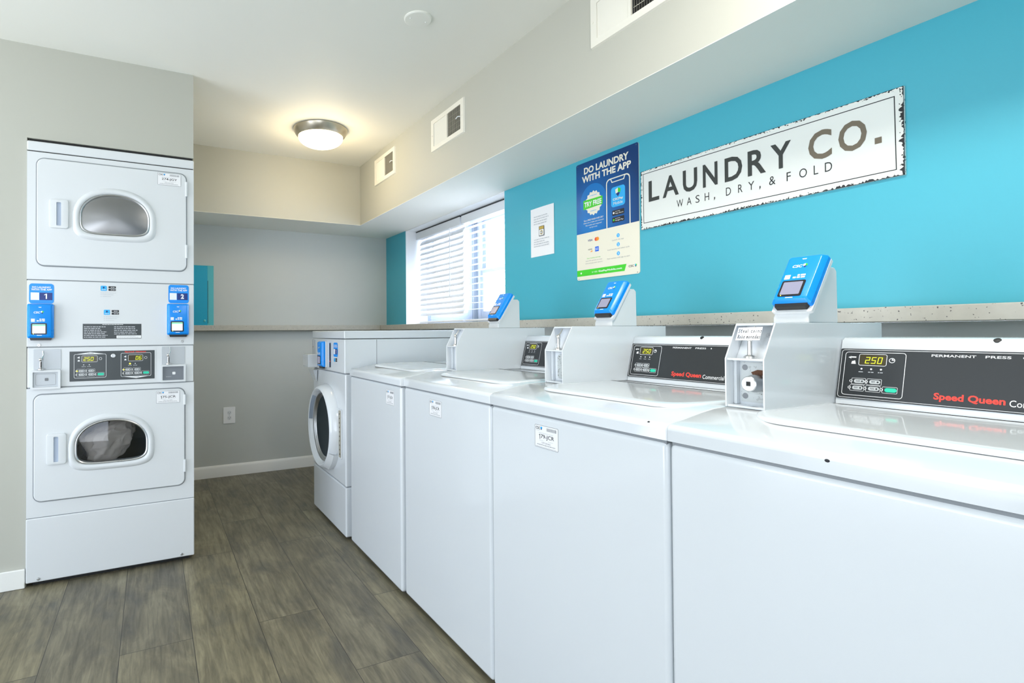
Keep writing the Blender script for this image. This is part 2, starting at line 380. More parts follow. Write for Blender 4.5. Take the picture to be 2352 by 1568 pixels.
# walls behind and beside the camera with their glazed openings
struct('wall_side', MB().box(X0-.1, Y0, 0, X0, .65, ZC, paint_grey).box(X0-.1, 2.75, 0, X0, YP, ZC, paint_grey).box(X0-.1, .65, 2.15, X0, 2.75, ZC, paint_grey))
struct('wall_rear', MB().box(X0, Y0-.1, 0, -2.25, Y0, ZC, paint_grey).box(-.65, Y0-.1, 0, 2.15, Y0, ZC, paint_grey).box(-2.25, Y0-.1, 2.22, -.65, Y0, ZC, paint_grey))

# window 1: reveal, frames, sashes, panes
w1 = MB(); t = .004
w1.box(XW+.001, WY1-t, ZL, 2.1, WY1, ZB, paint_reveal).box(XW+.001, WY0, ZL, 2.1, WY0+t, ZB, paint_reveal).box(XW+.001, WY0+t, ZB-t, 2.1, WY1-t, ZB, paint_reveal).box(XW, WY0+t, ZL-.04, 2.1, WY1-t, ZL+.001, ledge_m)
win = w1.build('window_1'); win['kind'] = 'structure'
def unit(y0, y1):
    f = MB()
    f.box(2.1, y0, ZL, 2.15, y0+.04, ZB, frame_shade).box(2.1, y1-.04, ZL, 2.15, y1, ZB, frame_shade).box(2.1, y0+.04, ZB-.045, 2.15, y1-.04, ZB, frame_shade).box(2.1, y0+.04, ZL, 2.15, y1-.04, ZL+.05, frame_shade)
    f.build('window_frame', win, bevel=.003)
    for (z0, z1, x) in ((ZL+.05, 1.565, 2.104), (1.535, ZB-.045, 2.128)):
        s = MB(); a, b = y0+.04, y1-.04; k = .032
        s.box(x, a, z0, x+.022, a+k, z1, frame_shade).box(x, b-k, z0, x+.022, b, z1, frame_shade).box(x, a+k, z0, x+.022, b-k, z0+k, frame_shade).box(x, a+k, z1-k, x+.022, b-k, z1, frame_shade)
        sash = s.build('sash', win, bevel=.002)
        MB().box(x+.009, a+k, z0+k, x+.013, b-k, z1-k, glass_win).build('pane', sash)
unit(WY0, 3.30); unit(3.37, WY1)
MB().box(2.098, 3.30, ZL, 2.15, 3.37, ZB, mat('shaded_mullion', (.2, .26, .34), .5, wear=.05)).build('mullion', win, bevel=.003)  # the mullion's shadow is put into this dark blue-grey

# ------------------------------------------------------------------ blinds
def blind(y0, y1, ang, label, wand):
    b = thing('window_blind', label, 'blind', (2.03, (y0+y1)/2, ZL), 'blinds in the window')
    h = (y1-y0)/2-.006
    MB().box(-.045, -h, .708, .03, h, .766, plastic_w).build('valance', b, bevel=.003)
    MB().box(-.044, -h, .766, .025, h, .7745, mat('dark_valance_gap', (.03, .035, .04), .6)).build('headrail', b)
    ns = 15 if ang > 30 else 14; top = .68; pitch = (top-.05)/ns
    sm = MB(); ca, sa = math.cos(R(ang)), math.sin(R(ang))
    for i in range(ns):
        z = top-i*pitch; loops = []
        for e in (-1, 1):
            pts = []
            for k in range(7):
                q = (k/6-.5)*.052; c = .004*(1-(k/3-1)**2)
                pts.append((q*ca-c*sa, e*(h-.008), z+q*sa+c*ca))
            pts += [(p[0]+.0022*sa, p[1], p[2]-.0022*ca) for p in reversed(pts)]
            loops.append(pts)
        sm.loft(loops, blind_m, True, True)
    sm.build('slats', b)
    MB().box(-.02, -h+.008, .012, .02, h-.008, .026, slat_end).build('bottom_rail', b, bevel=.003)
    for e in (-.6, .6):
        for x in (-.024, .024): MB().tube([(x, e*h, .71), (x, e*h, .02)], .0007, slat_end, 5).build('ladder_cord', b)
    if wand is not None: MB().tube([(-.05, wand, .71), (-.051, wand, .2)], [.004, .0045], plastic_w, 6).build('tilt_wand', b)
    return b
blind(3.345, WY1-.01, 58, 'white slatted blind with closed tilted slats at the far half of the window', -.22)
blind(WY0+.008, 3.335, 4, 'white blind with open level slats at the near half of the window', None)

# ------------------------------------------------------------------ air vents on the bulkhead
def vent(yc, zc, label):
    v = thing('air_vent', label, 'vent', (XB, yc, zc-.095), 'vents along the right bulkhead')
    F = FX(0, 0, .095)
    f = MB(); O = rrect(-.185, -.094, .185, .094, .003, 2); I = rrect(-.152, -.066, .152, .066, .002, 2)
    f.ring(O, [(a*.985, b*.98) for a, b in O], .001, vent_w); f.loft([[(a, b, .0) for a, b in O], [(a*.985, b*.97, .009) for a, b in O], [(a, b, .009) for a, b in I], [(a, b, .001) for a, b in I]], vent_w, smooth=False)
    f.box(-.006, -.066, .001, .006, .066, .009, vent_w)
    f.build('vent_frame', v, F)
    MB().box(-.152, -.066, .0004, .152, .066, .0012, dark).build('duct_backing', v, F)
    for bank in (0, 1):
        l = MB(); n = 13
        for i in range(n):
            c = -.1535+.1475*(i+.5)/n if bank == 0 else .012+.134*(i+.5)/n; a = R(-62 if bank == 0 else 50); w = .0062
            dx, dn = w*math.sin(-a) if False else w*math.cos(a), w*math.sin(a)
            if bank == 0: dx, dn = .0061, -.0012
            else: dx, dn = .0026, .0036
            z = .0045
            l.add([(c-dx, -.066, z-dn), (c+dx, -.066, z+dn), (c+dx, .066, z+dn), (c-dx, .066, z-dn)], [(0, 1, 2, 3)], vent_w)
            l.add([(c-dx+.0008, -.066, z-dn), (c-dx+.0008, .066, z-dn), (c+dx+.0008, .066, z+dn), (c+dx+.0008, -.066, z+dn)], [(0, 1, 2, 3)], vent_w)
        if bank == 1:
            for k in (-.04, -.013, .013, .04): l.box(.012, k-.001, .0014, .146, k+.001, .0024, vent_w)
        l.build('louvre_bank', v, F)
    MB().tube([(.15, .0, .008), (.138, .003, .016), (.12, -.004, .018)], .003, plastic_w, 6).build('damper_lever', v, F)
    for u in (-.17, .17): MB().lathe([(.004, .0085), (.0035, .011), (.0005, .0115)], vent_w, 10, o=(u, 0, 0)).build('screw', v, F)
vent(3.506, 2.283, 'cream wall vent nearest the back corner, smallest looking of the three')
vent(2.61, 2.261, 'cream wall vent between the other two, above the window blind')
vent(1.325, 2.262, 'largest cream wall vent, cut by the top edge of the photo')

# ------------------------------------------------------------------ ceiling fittings
lamp = thing('ceiling_lamp', 'lit round flush ceiling lamp with nickel rim and frosted glass bowl', 'lamp', (.975, 3.385, ZC))
MB().lathe([(0, -.0), (.168, -.0), (.172, -.006), (.17, -.014), (.155, -.04), (.143, -.05), (.132, -.05), (.13, -.03), (0, -.03)], nickel, 56).build('rim', lamp)
g = MB(); prof = [(.136, -.046), (.141, -.054)]
for i in range(1, 13): a = R(90*i/12); prof.append((.141*math.cos(a)+.0005, -.054-.062*math.sin(a)))
g.lathe(prof, lamp_glass, 48); bowl = g.build('glass_bowl', lamp)
pl = bpy.data.lights.new('lamp_bulb', 'POINT'); pl.energy = 6.2; pl.color = (1, .8, .5); pl.shadow_soft_size = .09
po = bpy.data.objects.new('lamp_bulb', pl); COL.objects.link(po); po.parent = lamp; po.location = (0, 0, -.22)
cv = thing('ceiling_cover_plate', 'round white blank cover plate on the ceiling near the top edge', 'cover plate', (.994, 2.004, ZC))
MB().lathe([(.058, 0), (.058, -.004), (.054, -.007), (.0, -.008)], paint_ceil, 40).build('disc', cv)
for a in (-.035, .035): MB().lathe([(.004, -.0075), (.003, -.0095), (0, -.0098)], paint_trim, 10, o=(a, 0, 0)).build('screw', cv)

# ------------------------------------------------------------------ back wall fittings
ol = thing('wall_outlet', 'white double wall outlet on the grey back wall', 'outlet', (.549, YB, .41))
F = FY(0, 0, .064)
p = MB(); p.prism(rrect(-.045, -.064, .045, .064, .004), 0, .006, white_p); p.build('cover_plate', ol, F, bevel=.002)
for v in (-.02, .02):
    r = MB(); r.prism(circ(0, v, .0165, 18), .006, .008, plastic_w)
    for u in (-.006, .006): r.box(u-.001, v-.002, .008, u+.001, v+.007, .0083, dark)
    r.flat(circ(0, v-.008, .0025, 8), .0083, dark); r.build('receptacle', ol, F)
MB().flat(circ(0, 0, .003, 10), .0065, steel).build('screw', ol, F)

bp = thing('electrical_panel', 'blue painted metal panel on the back wall beside the dryer', 'electrical panel', (.24, YB, 1.168))
F = FY(0, 0, 0)
MB().box(-.05, .0, 0, .195, .478, .004, box_teal_l).build('border_plate', bp, F, bevel=.001)
MB().box(-.05, -.004, .004, .148, .472, .03, box_teal).build('door', bp, F, bevel=.003)
MB().box(.149, .03, .004, .153, .36, .008, dark).build('door_gap', bp, F)
MB().lathe([(.009, .03), (.009, .036), (.006, .038), (0, .038)], box_teal_l, 14, o=(.128, .05, 0)).build('latch', bp, F)

# ------------------------------------------------------------------ signs on the teal wall
def shield(m, u, v, s, n, a=sky_p, b=green_p, c=navy):
    m.flat([(u-s*.4, v+s*.35), (u, v+s*.5), (u, v-s*.02), (u-s*.32, v-s*.15)], n, a)
    m.flat([(u, v+s*.5), (u+s*.4, v+s*.35), (u+s*.36, v-s*.05), (u, v-s*.02)], n, b)
    m.flat([(u-s*.32, v-s*.12), (u, v-s*.02), (u+s*.3, v-s*.1), (u, v-s*.5)], n, c)

sg = thing('laundry_sign', 'long white wooden sign lettered LAUNDRY CO. on the teal wall', 'sign', (XW, 1.2015, 1.553))
F = FX(0, .4555, 0)
MB().box(0, 0, 0.0, .911, .25, .008, sign_edge).build('board', sg, F)
random.seed(3)
e = MB()
def jag(u0, v0, u1, v1, inward, amp):
    n = int(max(abs(u1-u0), abs(v1-v0))/.004); pts = []
    for i in range(n+1):
        q = i/n; d = amp*(.15+random.random()**2.2*1.2)*(.5+.5*math.sin(q*9+u0*5)**2); pts.append((u0+(u1-u0)*q, v0+(v1-v0)*q, d))
    for i in range(n):
        a, b = pts[i], pts[i+1]
        e.add([(a[0], a[1], .0084), (b[0], b[1], .0084), (b[0]+inward[0]*b[2], b[1]+inward[1]*b[2], .0084), (a[0]+inward[0]*a[2], a[1]+inward[1]*a[2], .0084)],
              [(0, 1, 2, 3) if (b[0]-a[0])*inward[1]-(b[1]-a[1])*inward[0] > 0 else (3, 2, 1, 0)], ink)
jag(0, 0, .911, 0, (0, 1), .007); jag(0, .25, .911, .25, (0, -1), .004); jag(0, 0, 0, .25, (1, 0), .006); jag(.911, 0, .911, .25, (-1, 0), .011)
e.build('chipped_edge', sg, F)
b = MB(); b.flat([(.008, .008), (.9, .008), (.9, .243), (.008, .243)], .0082, mat('sign_white', (.77, .79, .76), .4, wear=.05))
b.ring([(.013, .026), (.893, .018), (.891, .229), (.012, .238)], [(.0155, .0285), (.8905, .0205), (.8885, .2265), (.0145, .2355)], .0086, ink)
n = .009
for ch, u0, u1, v0, v1, m in (('L', .041, .094, .112, .199, char_p), ('A', .111, .187, .112, .198, char_p), ('U', .206, .269, .111, .199, char_p), ('N', .293, .353, .111, .198, char_p), ('D', .381, .447, .11, .197, char_p), ('R', .467, .53, .109, .197, char_p), ('Y', .546, .612, .108, .194, char_p), ('C', .664, .731, .104, .196, brown_p), ('O', .749, .823, .104, .195, brown_p)):
    b.text(ch, u0, v0, u1, v1, n, m, bold=.02)
b.flat([(.842, .106), (.859, .106), (.859, .124), (.842, .124)], n, brown_p)
for ch, u0, u1 in (('W', .177, .206), ('A', .223, .243), ('S', .261, .278), ('H', .3, .318), ('D', .385, .404), ('R', .431, .447), ('Y', .468, .489), ('&', .54, .561), ('F', .597, .61), ('O', .636, .659), ('L', .679, .692), ('D', .711, .731)):
    b.text(ch, u0, .06, u1, .089, n, ink, bold=-.005)
for u in (.338, .507): b.flat([(u, .053), (u+.004, .06), (u+.004, .066), (u, .066)], n, ink)
b.build('lettered_face', sg, F)

ps = thing('app_poster', 'tall blue and cream metal poster reading DO LAUNDRY WITH THE APP', 'poster', (XW, 1.863, 1.369))
F = FX(0, .192, 0)
MB().prism(rrect(0, 0, .384, .572, .01), 0, .004, cream).build('poster_board', ps, F)
b = MB(); n = .0043
top = [p for p in rrect(0, .0, .384, .572, .01)]
b.flat([p for p in top[:12]]+[(0, .227), (.384, .227)], n, pb1)
b.flat(circ(.112, .372, .085, 40), n+.0003, mat('poster_mid_blue', (.0, .17, .52), .3))
for t_, (u0, v0, u1, v1) in {'DO LAUNDRY': (.054, .513, .33, .546), 'WITH THE APP': (.04, .473, .343, .505)}.items(): b.text(t_, u0, v0, u1, v1, n+.0005, cream, bold=.035, shear=.0)
O = rrect(.196, .2, .337, .452, .022); I = rrect(.2015, .2, .3315, .4465, .018)
k = [i for i, p in enumerate(O) if p[1] > .24]
b.loft([[(max(p[0], 0), max(p[1], .227), n+.0005) for p in O], [(p[0], max(p[1], .227), n+.0005) for p in I]], cream, smooth=False)
b.prism([(.222, .449), (.311, .449), (.303, .43), (.23, .43)], n+.0003, n+.0006, cream); b.flat([(.228, .447), (.305, .447), (.299, .434), (.234, .434)], n+.0008, pb1)
b.flat(rrect(.226, .316, .308, .407, .014), n+.0005, sky_p); shield(b, .267, .38, .04, n+.0008, cream, green_p, navy)
b.text('CSCPay', .237, .343, .297, .356, n+.0008, cream, bold=.03); b.text('Mobile', .24, .326, .294, .339, n+.0008, cream)
for v, a in ((.277, 'App Store'), (.245, 'Google Play')):
    b.flat(rrect(.232, v, .302, v+.024, .003), n+.0005, ink); b.text(a, .25, v+.004, .297, v+.012, n+.0008, white_p); b.bars(.25, v+.014, .285, v+.02, 1, n+.0008, ink_lg)
    b.flat(circ(.241, v+.012, .005, 12), n+.0008, white_p if v > .26 else green_p)
sc_ = [(.115+(.05+.003*math.cos(16*a))*math.cos(a)*1.03, .364+(.05+.003*math.cos(16*a))*math.sin(a)*1.12) for a in [2*math.pi*i/96 for i in range(96)]]
b.flat(sc_, n+.0005, cream)
b.flat([(.048, .341), (.174, .347), (.174, .386), (.048, .386)], n+.0008, green_p); b.text('TRY FREE', .055, .352, .167, .376, n+.001, white_p, bold=.03)
b.bars(.09, .398, .14, .404, 1, n+.0008, sky_p); b.bars(.095, .324, .135, .33, 1, n+.0008, sky_p)
for t_, u0, u1, v in (('Get a FREE WASH AND DRY', .05, .178, .283), ('when you create your account', .047, .18, .27), ('No credit card required', .062, .165, .257), ('to try it out', .088, .138, .245)): b.text(t_, u0, v, u1, v+.008, n+.0005, cream, bold=.005)
b.text('VISA', .074, .183, .105, .193, n, navy, bold=.02, shear=.2); b.flat(circ(.129, .188, .009), n+.0002, red_p); b.flat(circ(.139, .188, .009), n+.0004, orange_p)
b.flat(rrect(.122, .129, .146, .152, .001), n, mat('card_blue', (.0, .12, .75), .4)); b.bars(.125, .134, .143, .147, 2, n+.0003, white_p, .05)
b.text('DISCOVER', .077, .141, .103, .147, n, ink, bold=.01); b.flat([(.088, .131), (.104, .131), (.104, .139)], n, orange_p)
for t_, u0, u1, v, m in (('Stay healthy and use', .068, .156, .098, green_p), ('auto-fill options to save', .06, .166, .086, ink_g), ('time and pay your options', .057, .168, .074, ink_g)): b.text(t_, u0, v, u1, v+.007, n, m)
for i, (v, t_, u0, u1) in enumerate(((.184, 'Launch the app', .229, .297), (.143, 'Load laundry and select cycle', .201, .329), (.102, 'Find machine with app to start', .198, .331))):
    b.flat(circ(.265, v, .009, 20), n, sky_p); (b.one(.2625, v-.005, .2665, v+.005, n+.0003, white_p) if i == 0 else b.text('123'[i], .262, v-.005, .268, v+.005, n+.0003, white_p, bold=.02)); b.text(t_, u0, v-.023, u1, v-.015, n, ink_g)
b.flat([(0, .019), (.3, .019), (.311, .049), (0, .049)], n, green_p); b.text('or visit', .1, .03, .136, .038, n+.0003, white_p); b.text('GetPayMobile.com', .143, .027, .285, .038, n+.0003, white_p, bold=.025)
b.flat(circ(.028, .034, .005, 6), n+.0003, white_p)
b.text('CSC', .323, .032, .353, .041, n, ink, bold=.02); shield(b, .363, .037, .014, n, sky_p, green_p, navy)
for u, v in ((.012, .006), (.372, .006), (.012, .563), (.372, .563)): b.flat(circ(u, v, .0022, 8), n+.0006, grey_dk)
b.build('printing', ps, F)

nt_ = thing('paper_notice', 'white letter sized paper notice taped to the teal wall left of the poster', 'notice', (XW, 2.323, 1.529))
F = FX(0, .098, 0)
pm = MB(); loops = []
for i in range(9):
    u = .194*i/8; loops.append([(u, v, .002+.003*math.sin(u*16)*(v/.268)) for v in (0, .09, .18, .266)])
for i in range(8):
    for j in range(3): pm.add([loops[i][j], loops[i+1][j], loops[i+1][j+1], loops[i][j+1]], [(0, 1, 2, 3)], paper, True)
pm.build('sheet', nt_, F)
b = MB(); b.bars(.032, .172, .162, .226, 4, .0062, ink_lg, .3, .3); b.bars(.032, .05, .158, .1, 4, .0062, ink_lg, .3, .3)
b.flat(rrect(.075, .108, .118, .162, .002), .0062, ink); b.flat(rrect(.078, .111, .115, .143, .002), .0064, paper); b.flat([(.078, .145), (.115, .145), (.115, .16), (.078, .16)], .0064, mat('notice_gold', (.55, .38, .08), .6))
b.flat(circ(.0965, .127, .012, 20), .0066, mat('notice_gold', (1, 1, 1))); b.flat(circ(.0965, .127, .0085, 20), .0068, ink_g); b.bars(.086, .123, .107, .131, 1, .007, paper, .1)
b.build('printing', nt_, F)

# ------------------------------------------------------------------ shared machine pieces
def card_reader(parent, M, lit=False, tilt_plate=True, slot=True):
    r = MB()
    def sect(v0, v1, u, n): return [(-u, v0, n), (u, v0, n), (u, v1, n), (-u, v1, n)]
    r.prism(rrect(-.05, -.012 if tilt_plate else 0, .05, .155, .006), 0, .009, plastic_w)
    L = [[(p[0], p[1], .009) for p in rrect(-.049, 0.004, .049, .156, .006)], [(p[0], p[1], .02) for p in rrect(-.049, .004, .049, .156, .007)],
         [(p[0], p[1], .031) for p in rrect(-.041, .012, .041, .15, .006)], [(p[0], p[1], .032) for p in rrect(-.039, .014, .039, .148, .005)]]
    r.loft(L, blue, False, True)
    s = r; s.text('CSC', -.024, .113, .0, .122, .0324, white_p, bold=.03, shear=.15); shield(s, .008, .118, .014, .0324, white_p, green_p, navy)
    s.flat([(-.033, .076), (-.019, .076), (-.019, .09), (-.033, .09)], .0324, white_p)
    for (u, v, w) in ((-.012, .078, .008), (-.002, .078, .008), (.008, .078, .01), (-.002, .085, .006), (.006, .085, .012)): s.flat(rrect(u, v, u+w, v+.005, .001), .0324, white_p)
    s.flat([(-.012, .015), (.008, .015), (.006, .0175), (-.01, .0175)], .0324, white_p); s.flat([(-.006, .142), (.006, .142), (.004, .139), (-.004, .139)], .0324, white_p)
    o = r.build('card_reader', parent, M)
    s = MB(); s.prism(rrect(-.033, .02, .025, .07, .004), .0321, .0336, black); s.flat(rrect(-.028, .025, .02, .065, .002), .034, screen_b if lit else screen)
    if lit: s.flat([(-.028, .058), (.02, .058), (.02, .064), (-.028, .064)], .0343, led_g)
    s.flat(circ(-.024, .0225, .0016, 8), .034, lamp_y); s.build('screen', o)
    if slot: MB().prism([(-.036, -.006), (.038, -.006), (.044, .0125), (-.042, .0125)], .008, .022, black).build('card_slot', o)
    return o

def id_sticker(parent, M, code, w=.097, h=.062, name='id_sticker'):
    b = MB(); b.prism(rrect(0, 0, w, h, .004), 0, .0006, paper); n = .0009
    b.ring(rrect(0, 0, w, h, .004), rrect(.0012, .0012, w-.0012, h-.0012, .003), n, ink_g)
    b.text('CSC', .004*w/.097, h*.8, w*.24, h*.92, n, ink, bold=.02); shield(b, w*.29, h*.86, h*.16, n, sky_p, sky_p, navy); b.bars(w*.05, h*.73, w*.25, h*.77, 1, n, ink_lg)
    x = w*.52
    random.seed(len(code))
    while x < w*.93: q = random.uniform(.0008, .003)*w/.097; b.flat([(x, h*.78), (x+q, h*.78), (x+q, h*.92), (x, h*.92)], n, ink_g); x += q+.0012*w/.097
    b.bars(w*.18, h*.64, w*.8, h*.68, 1, n, ink_lg, .05); 
    if code[0] == '1': b.one(w*.185, h*.38, w*.235, h*.6, n, ink); b.text(code[1:], w*.265, h*.38, w*.83, h*.6, n, ink, bold=.008)
    else: b.text(code, w*.18, h*.38, w*.83, h*.6, n, ink, bold=.008)
    b.bars(w*.2, h*.31, w*.38, h*.345, 1, n, ink_lg, .05); b.bars(w*.57, h*.31, w*.8, h*.345, 1, n, ink_lg, .05)
    b.text('1-877-264-6622', w*.3, h*.2, w*.68, h*.27, n, ink_g)
    b.bars(w*.1, h*.1, w*.9, h*.17, 1, n, ink_g, .05); b.bars(w*.06, h*.03, w*.94, h*.07, 1, n, ink_lg, .02)
    return b.build(name, parent, M)

def keypad(b, u, v, W, H, n, m_line):      # printed keys on a console film
    pass

def seven(b, s, u0, v0, u1, v1, n, m):     # slanted seven-segment digits
    SEG = {'0': 'abcdef', '2': 'abged', '5': 'afgcd', '6': 'afgedc'}
    w = (u1-u0)/len(s); t = (v1-v0)*.1
    for i, ch in enumerate(s):
        a = u0+i*w+w*.08; c = a+w*.72; mid = (v0+v1)/2
        S = {'a': (a, v1-t, c, v1), 'd': (a, v0, c, v0+t), 'g': (a, mid-t/2, c, mid+t/2), 'f': (a, mid, a+t, v1), 'e': (a, v0, a+t, mid), 'b': (c-t, mid, c, v1), 'c': (c-t, v0, c, mid)}
        for k in SEG[ch]:
            x0, y0, x1, y1 = S[k]; sh = lambda y: (y-v0)*.14
            b.flat([(x0+sh(y0), y0), (x1+sh(y0), y0), (x1+sh(y1), y1), (x0+sh(y1), y1)], n, m)

def key_print(b, u, v, w, h, n):
    b.line(u-w*.62, v-h*.75, u+w*.62, v+h*.75, .0007, n, white_p); b.ring(circ(u-w*.66, v, h*.32, 12), circ(u-w*.66, v, h*.2, 12), n+.0002, white_p)
def key(parent, M, u, v, w, h, m, name='key'):
    k = MB(); k.prism(rrect(u-w/2, v-h/2, u+w/2, v+h/2, h*.48), 0, .0012, m)
    if m is grey_btn: k.bars(u-w*.3, v-h*.2, u+w*.1, v+h*.3, 2, .0015, ink); k.flat(circ(u+w*.28, v, h*.22, 8), .0015, ink)
    return k.build(name, parent, M)

# ------------------------------------------------------------------ top-loading washers
DECK = .95
def make_washer(label, loc, coin=True):
    w = thing('top_load_washer', label, 'washing machine', loc, 'top-load washers in a row')
    MB().box(-.357, -.327, .014, .36, .327, .8865, enamel).build('cabinet', w, bevel=.012, seg=3)
    MB().box(-.352, -.322, .88, .35, .322, .895, groove).build('seam', w)
    MB().box(-.325, -.31, 0, .33, .31, .016, dark).build('base_shade', w)  # dark box standing in for the shadow under the washer
    for y in (-.28, .28):
        for x in (-.31, .31): MB().lathe([(.0, 0), (.022, 0), (.022, .008), (.01, .014), (.01, .03)], rubber, 14, o=(x, y, 0)).build('foot', w)
    P = [(-.352, .889), (-.36, .8915), (-.3605, .914)]
    for i in range(7): a = R(180-90*i/6*.86); P.append((-.3475+.013*math.cos(a), .914+.0125*math.sin(a)))
    P += [(-.31, .932), (-.25, .9425), (-.21, .948), (-.17, DECK), (.36, DECK), (.36, .889)]
    d = MB(); n = len(P); ys = [(-.3288, .0025), (-.3275, .0006), (-.3255, 0), (.3255, 0), (.3275, .0006), (.3288, .0025)]
    loops = [[(p[0]+(k if p[0] < -.3 else 0), y, p[1]-(k if p[1] > .9 else 0)) for p in P] for y, k in ys]
    d.loft(loops, enamel, True, True); d.build('top_deck', w, auto=60)
    # lid: raised panel with wide rounded front corners and a pressed edge
    l = MB(); y0, y1 = -.29, .245 if coin else .29
    def lo(g, z, dx=0): 
        A = []
        for (cx, cy, a0) in ((.06, y1-.02, 0), (-.17, y1-.09, 90), (-.17, y0+.09, 180), (.06, y0+.02, 270)):
            rr = .02 if cx > 0 else .09
            for i in range(9): a = R(a0+90*i/8); A.append((cx+(rr-g)*math.cos(a), cy+(rr-g)*math.sin(a)))
        return [(x, y, z-(max(0, (-.17-x))*.055 if x < -.17 else 0)) for x, y in A]
    l.loft([lo(0, DECK-.003), lo(.001, DECK+.0015), lo(.004, DECK+.0035), lo(.012, DECK+.0047), lo(.03, DECK+.005)], plastic_l, False, True); l.build('lid', w, auto=60)
    return w

def add_console(w):
    b0, b1 = Vector((.085, 0, DECK+.007)), Vector((.12, 0, DECK+.15))
    P = [(.085, DECK+.001), (.085, DECK+.007), (.117, DECK+.137), (.12, DECK+.146), (.127, DECK+.151), (.14, DECK+.153), (.325, DECK+.152), (.335, DECK+.145), (.335, DECK+.001)]
    c = MB(); yl = .2395; ys = [(-.327, .006), (-.323, .001), (.0, 0), (yl-.004, .001), (yl, .006)]
    loops = []
    for y, k in ys: loops.append([(min(max(p[0]+k*(1 if p[0] < .2 else -1), .085), .335), y, min(p[1], DECK+.153-k) if p[1] > DECK+.1 else p[1]) for p in P])
    c.loft(loops, enamel, True, True); con = c.build('console', w, auto=50)
    v = Vector((.032, 0, .13)).normalized(); F = frame((.085, yl, DECK+.007), (0, -1, 0), v)
    b = MB(); b.prism(rrect(.004, .008, .562, .123, .003), .0004, .0012, panel_k); n = .0016
    b.line(.0065, .0105, .5595, .1205, .0009, n, white_p); b.line(.014, .0165, .126, .1155, .0011, n, white_p)
    b.line(.041, .085, .093, .1115, .001, n, white_p)
    b.ring(circ(.102, .0985, .0055, 18), circ(.102, .0985, .0043, 18), n, white_p); b.flat([(.1015, .0985), (.106, .0985), (.106, .0995), (.1015, .1025)], n, white_p)
    b.bars(.024, .1, .036, .107, 1, n, white_p, 0); b.flat([(.027, .088), (.036, .088), (.034, .096), (.028, .094)], n, white_p); b.flat([(.02, .103), (.026, .106), (.026, .1)], n, white_p)
    for u in (.048, .066, .084): b.flat(circ(u, .0775, .002, 10), n, white_p); b.bars(u-.005, .0685, u+.005, .0725, 1, n, ink_lg, 0)
    for (u, v_) in ((.045, .049), (.074, .049), (.043, .034), (.073, .034), (.103, .0335)): key_print(b, u, v_, .022, .0095, n)
    b.text('PERMANENT', .167, .1095, .234, .1145, n, white_p, bold=.01); b.text('PRESS', .247, .1095, .282, .1145, n, white_p, bold=.01); b.flat(circ(.299, .112, .002, 8), n, white_p)
    b.text('Speed Queen', .176, .018, .279, .036, n, red_p, bold=.035); b.text('Commercial', .284, .02, .352, .0325, n, white_p, bold=.005)
    b.build('control_panel', con, F)
    s = MB(); s.flat(rrect(.0425, .0865, .0915, .11, .003), n+.0002, disp); seven(s, '250', .052, .09, .086, .1045, n+.0005, digit); s.build('display', con, F)
    Fk = F @ Matrix.Translation((0, 0, .0014))
    for (u, v_) in ((.0465, .049), (.0755, .049), (.0445, .034), (.0745, .034)): key(con, Fk, u, v_, .02, .0085, grey_btn)
    key(con, Fk, .105, .0335, .021, .009, green_btn, 'start_key')
    MB().lathe([(.006, .0), (.0055, .002), (0, .0024)], black, 14).build('hole_plug', con, frame((.1235, yl-.26, DECK+.1475), (0, -1, 0), (1, 0, .9)))
    return con

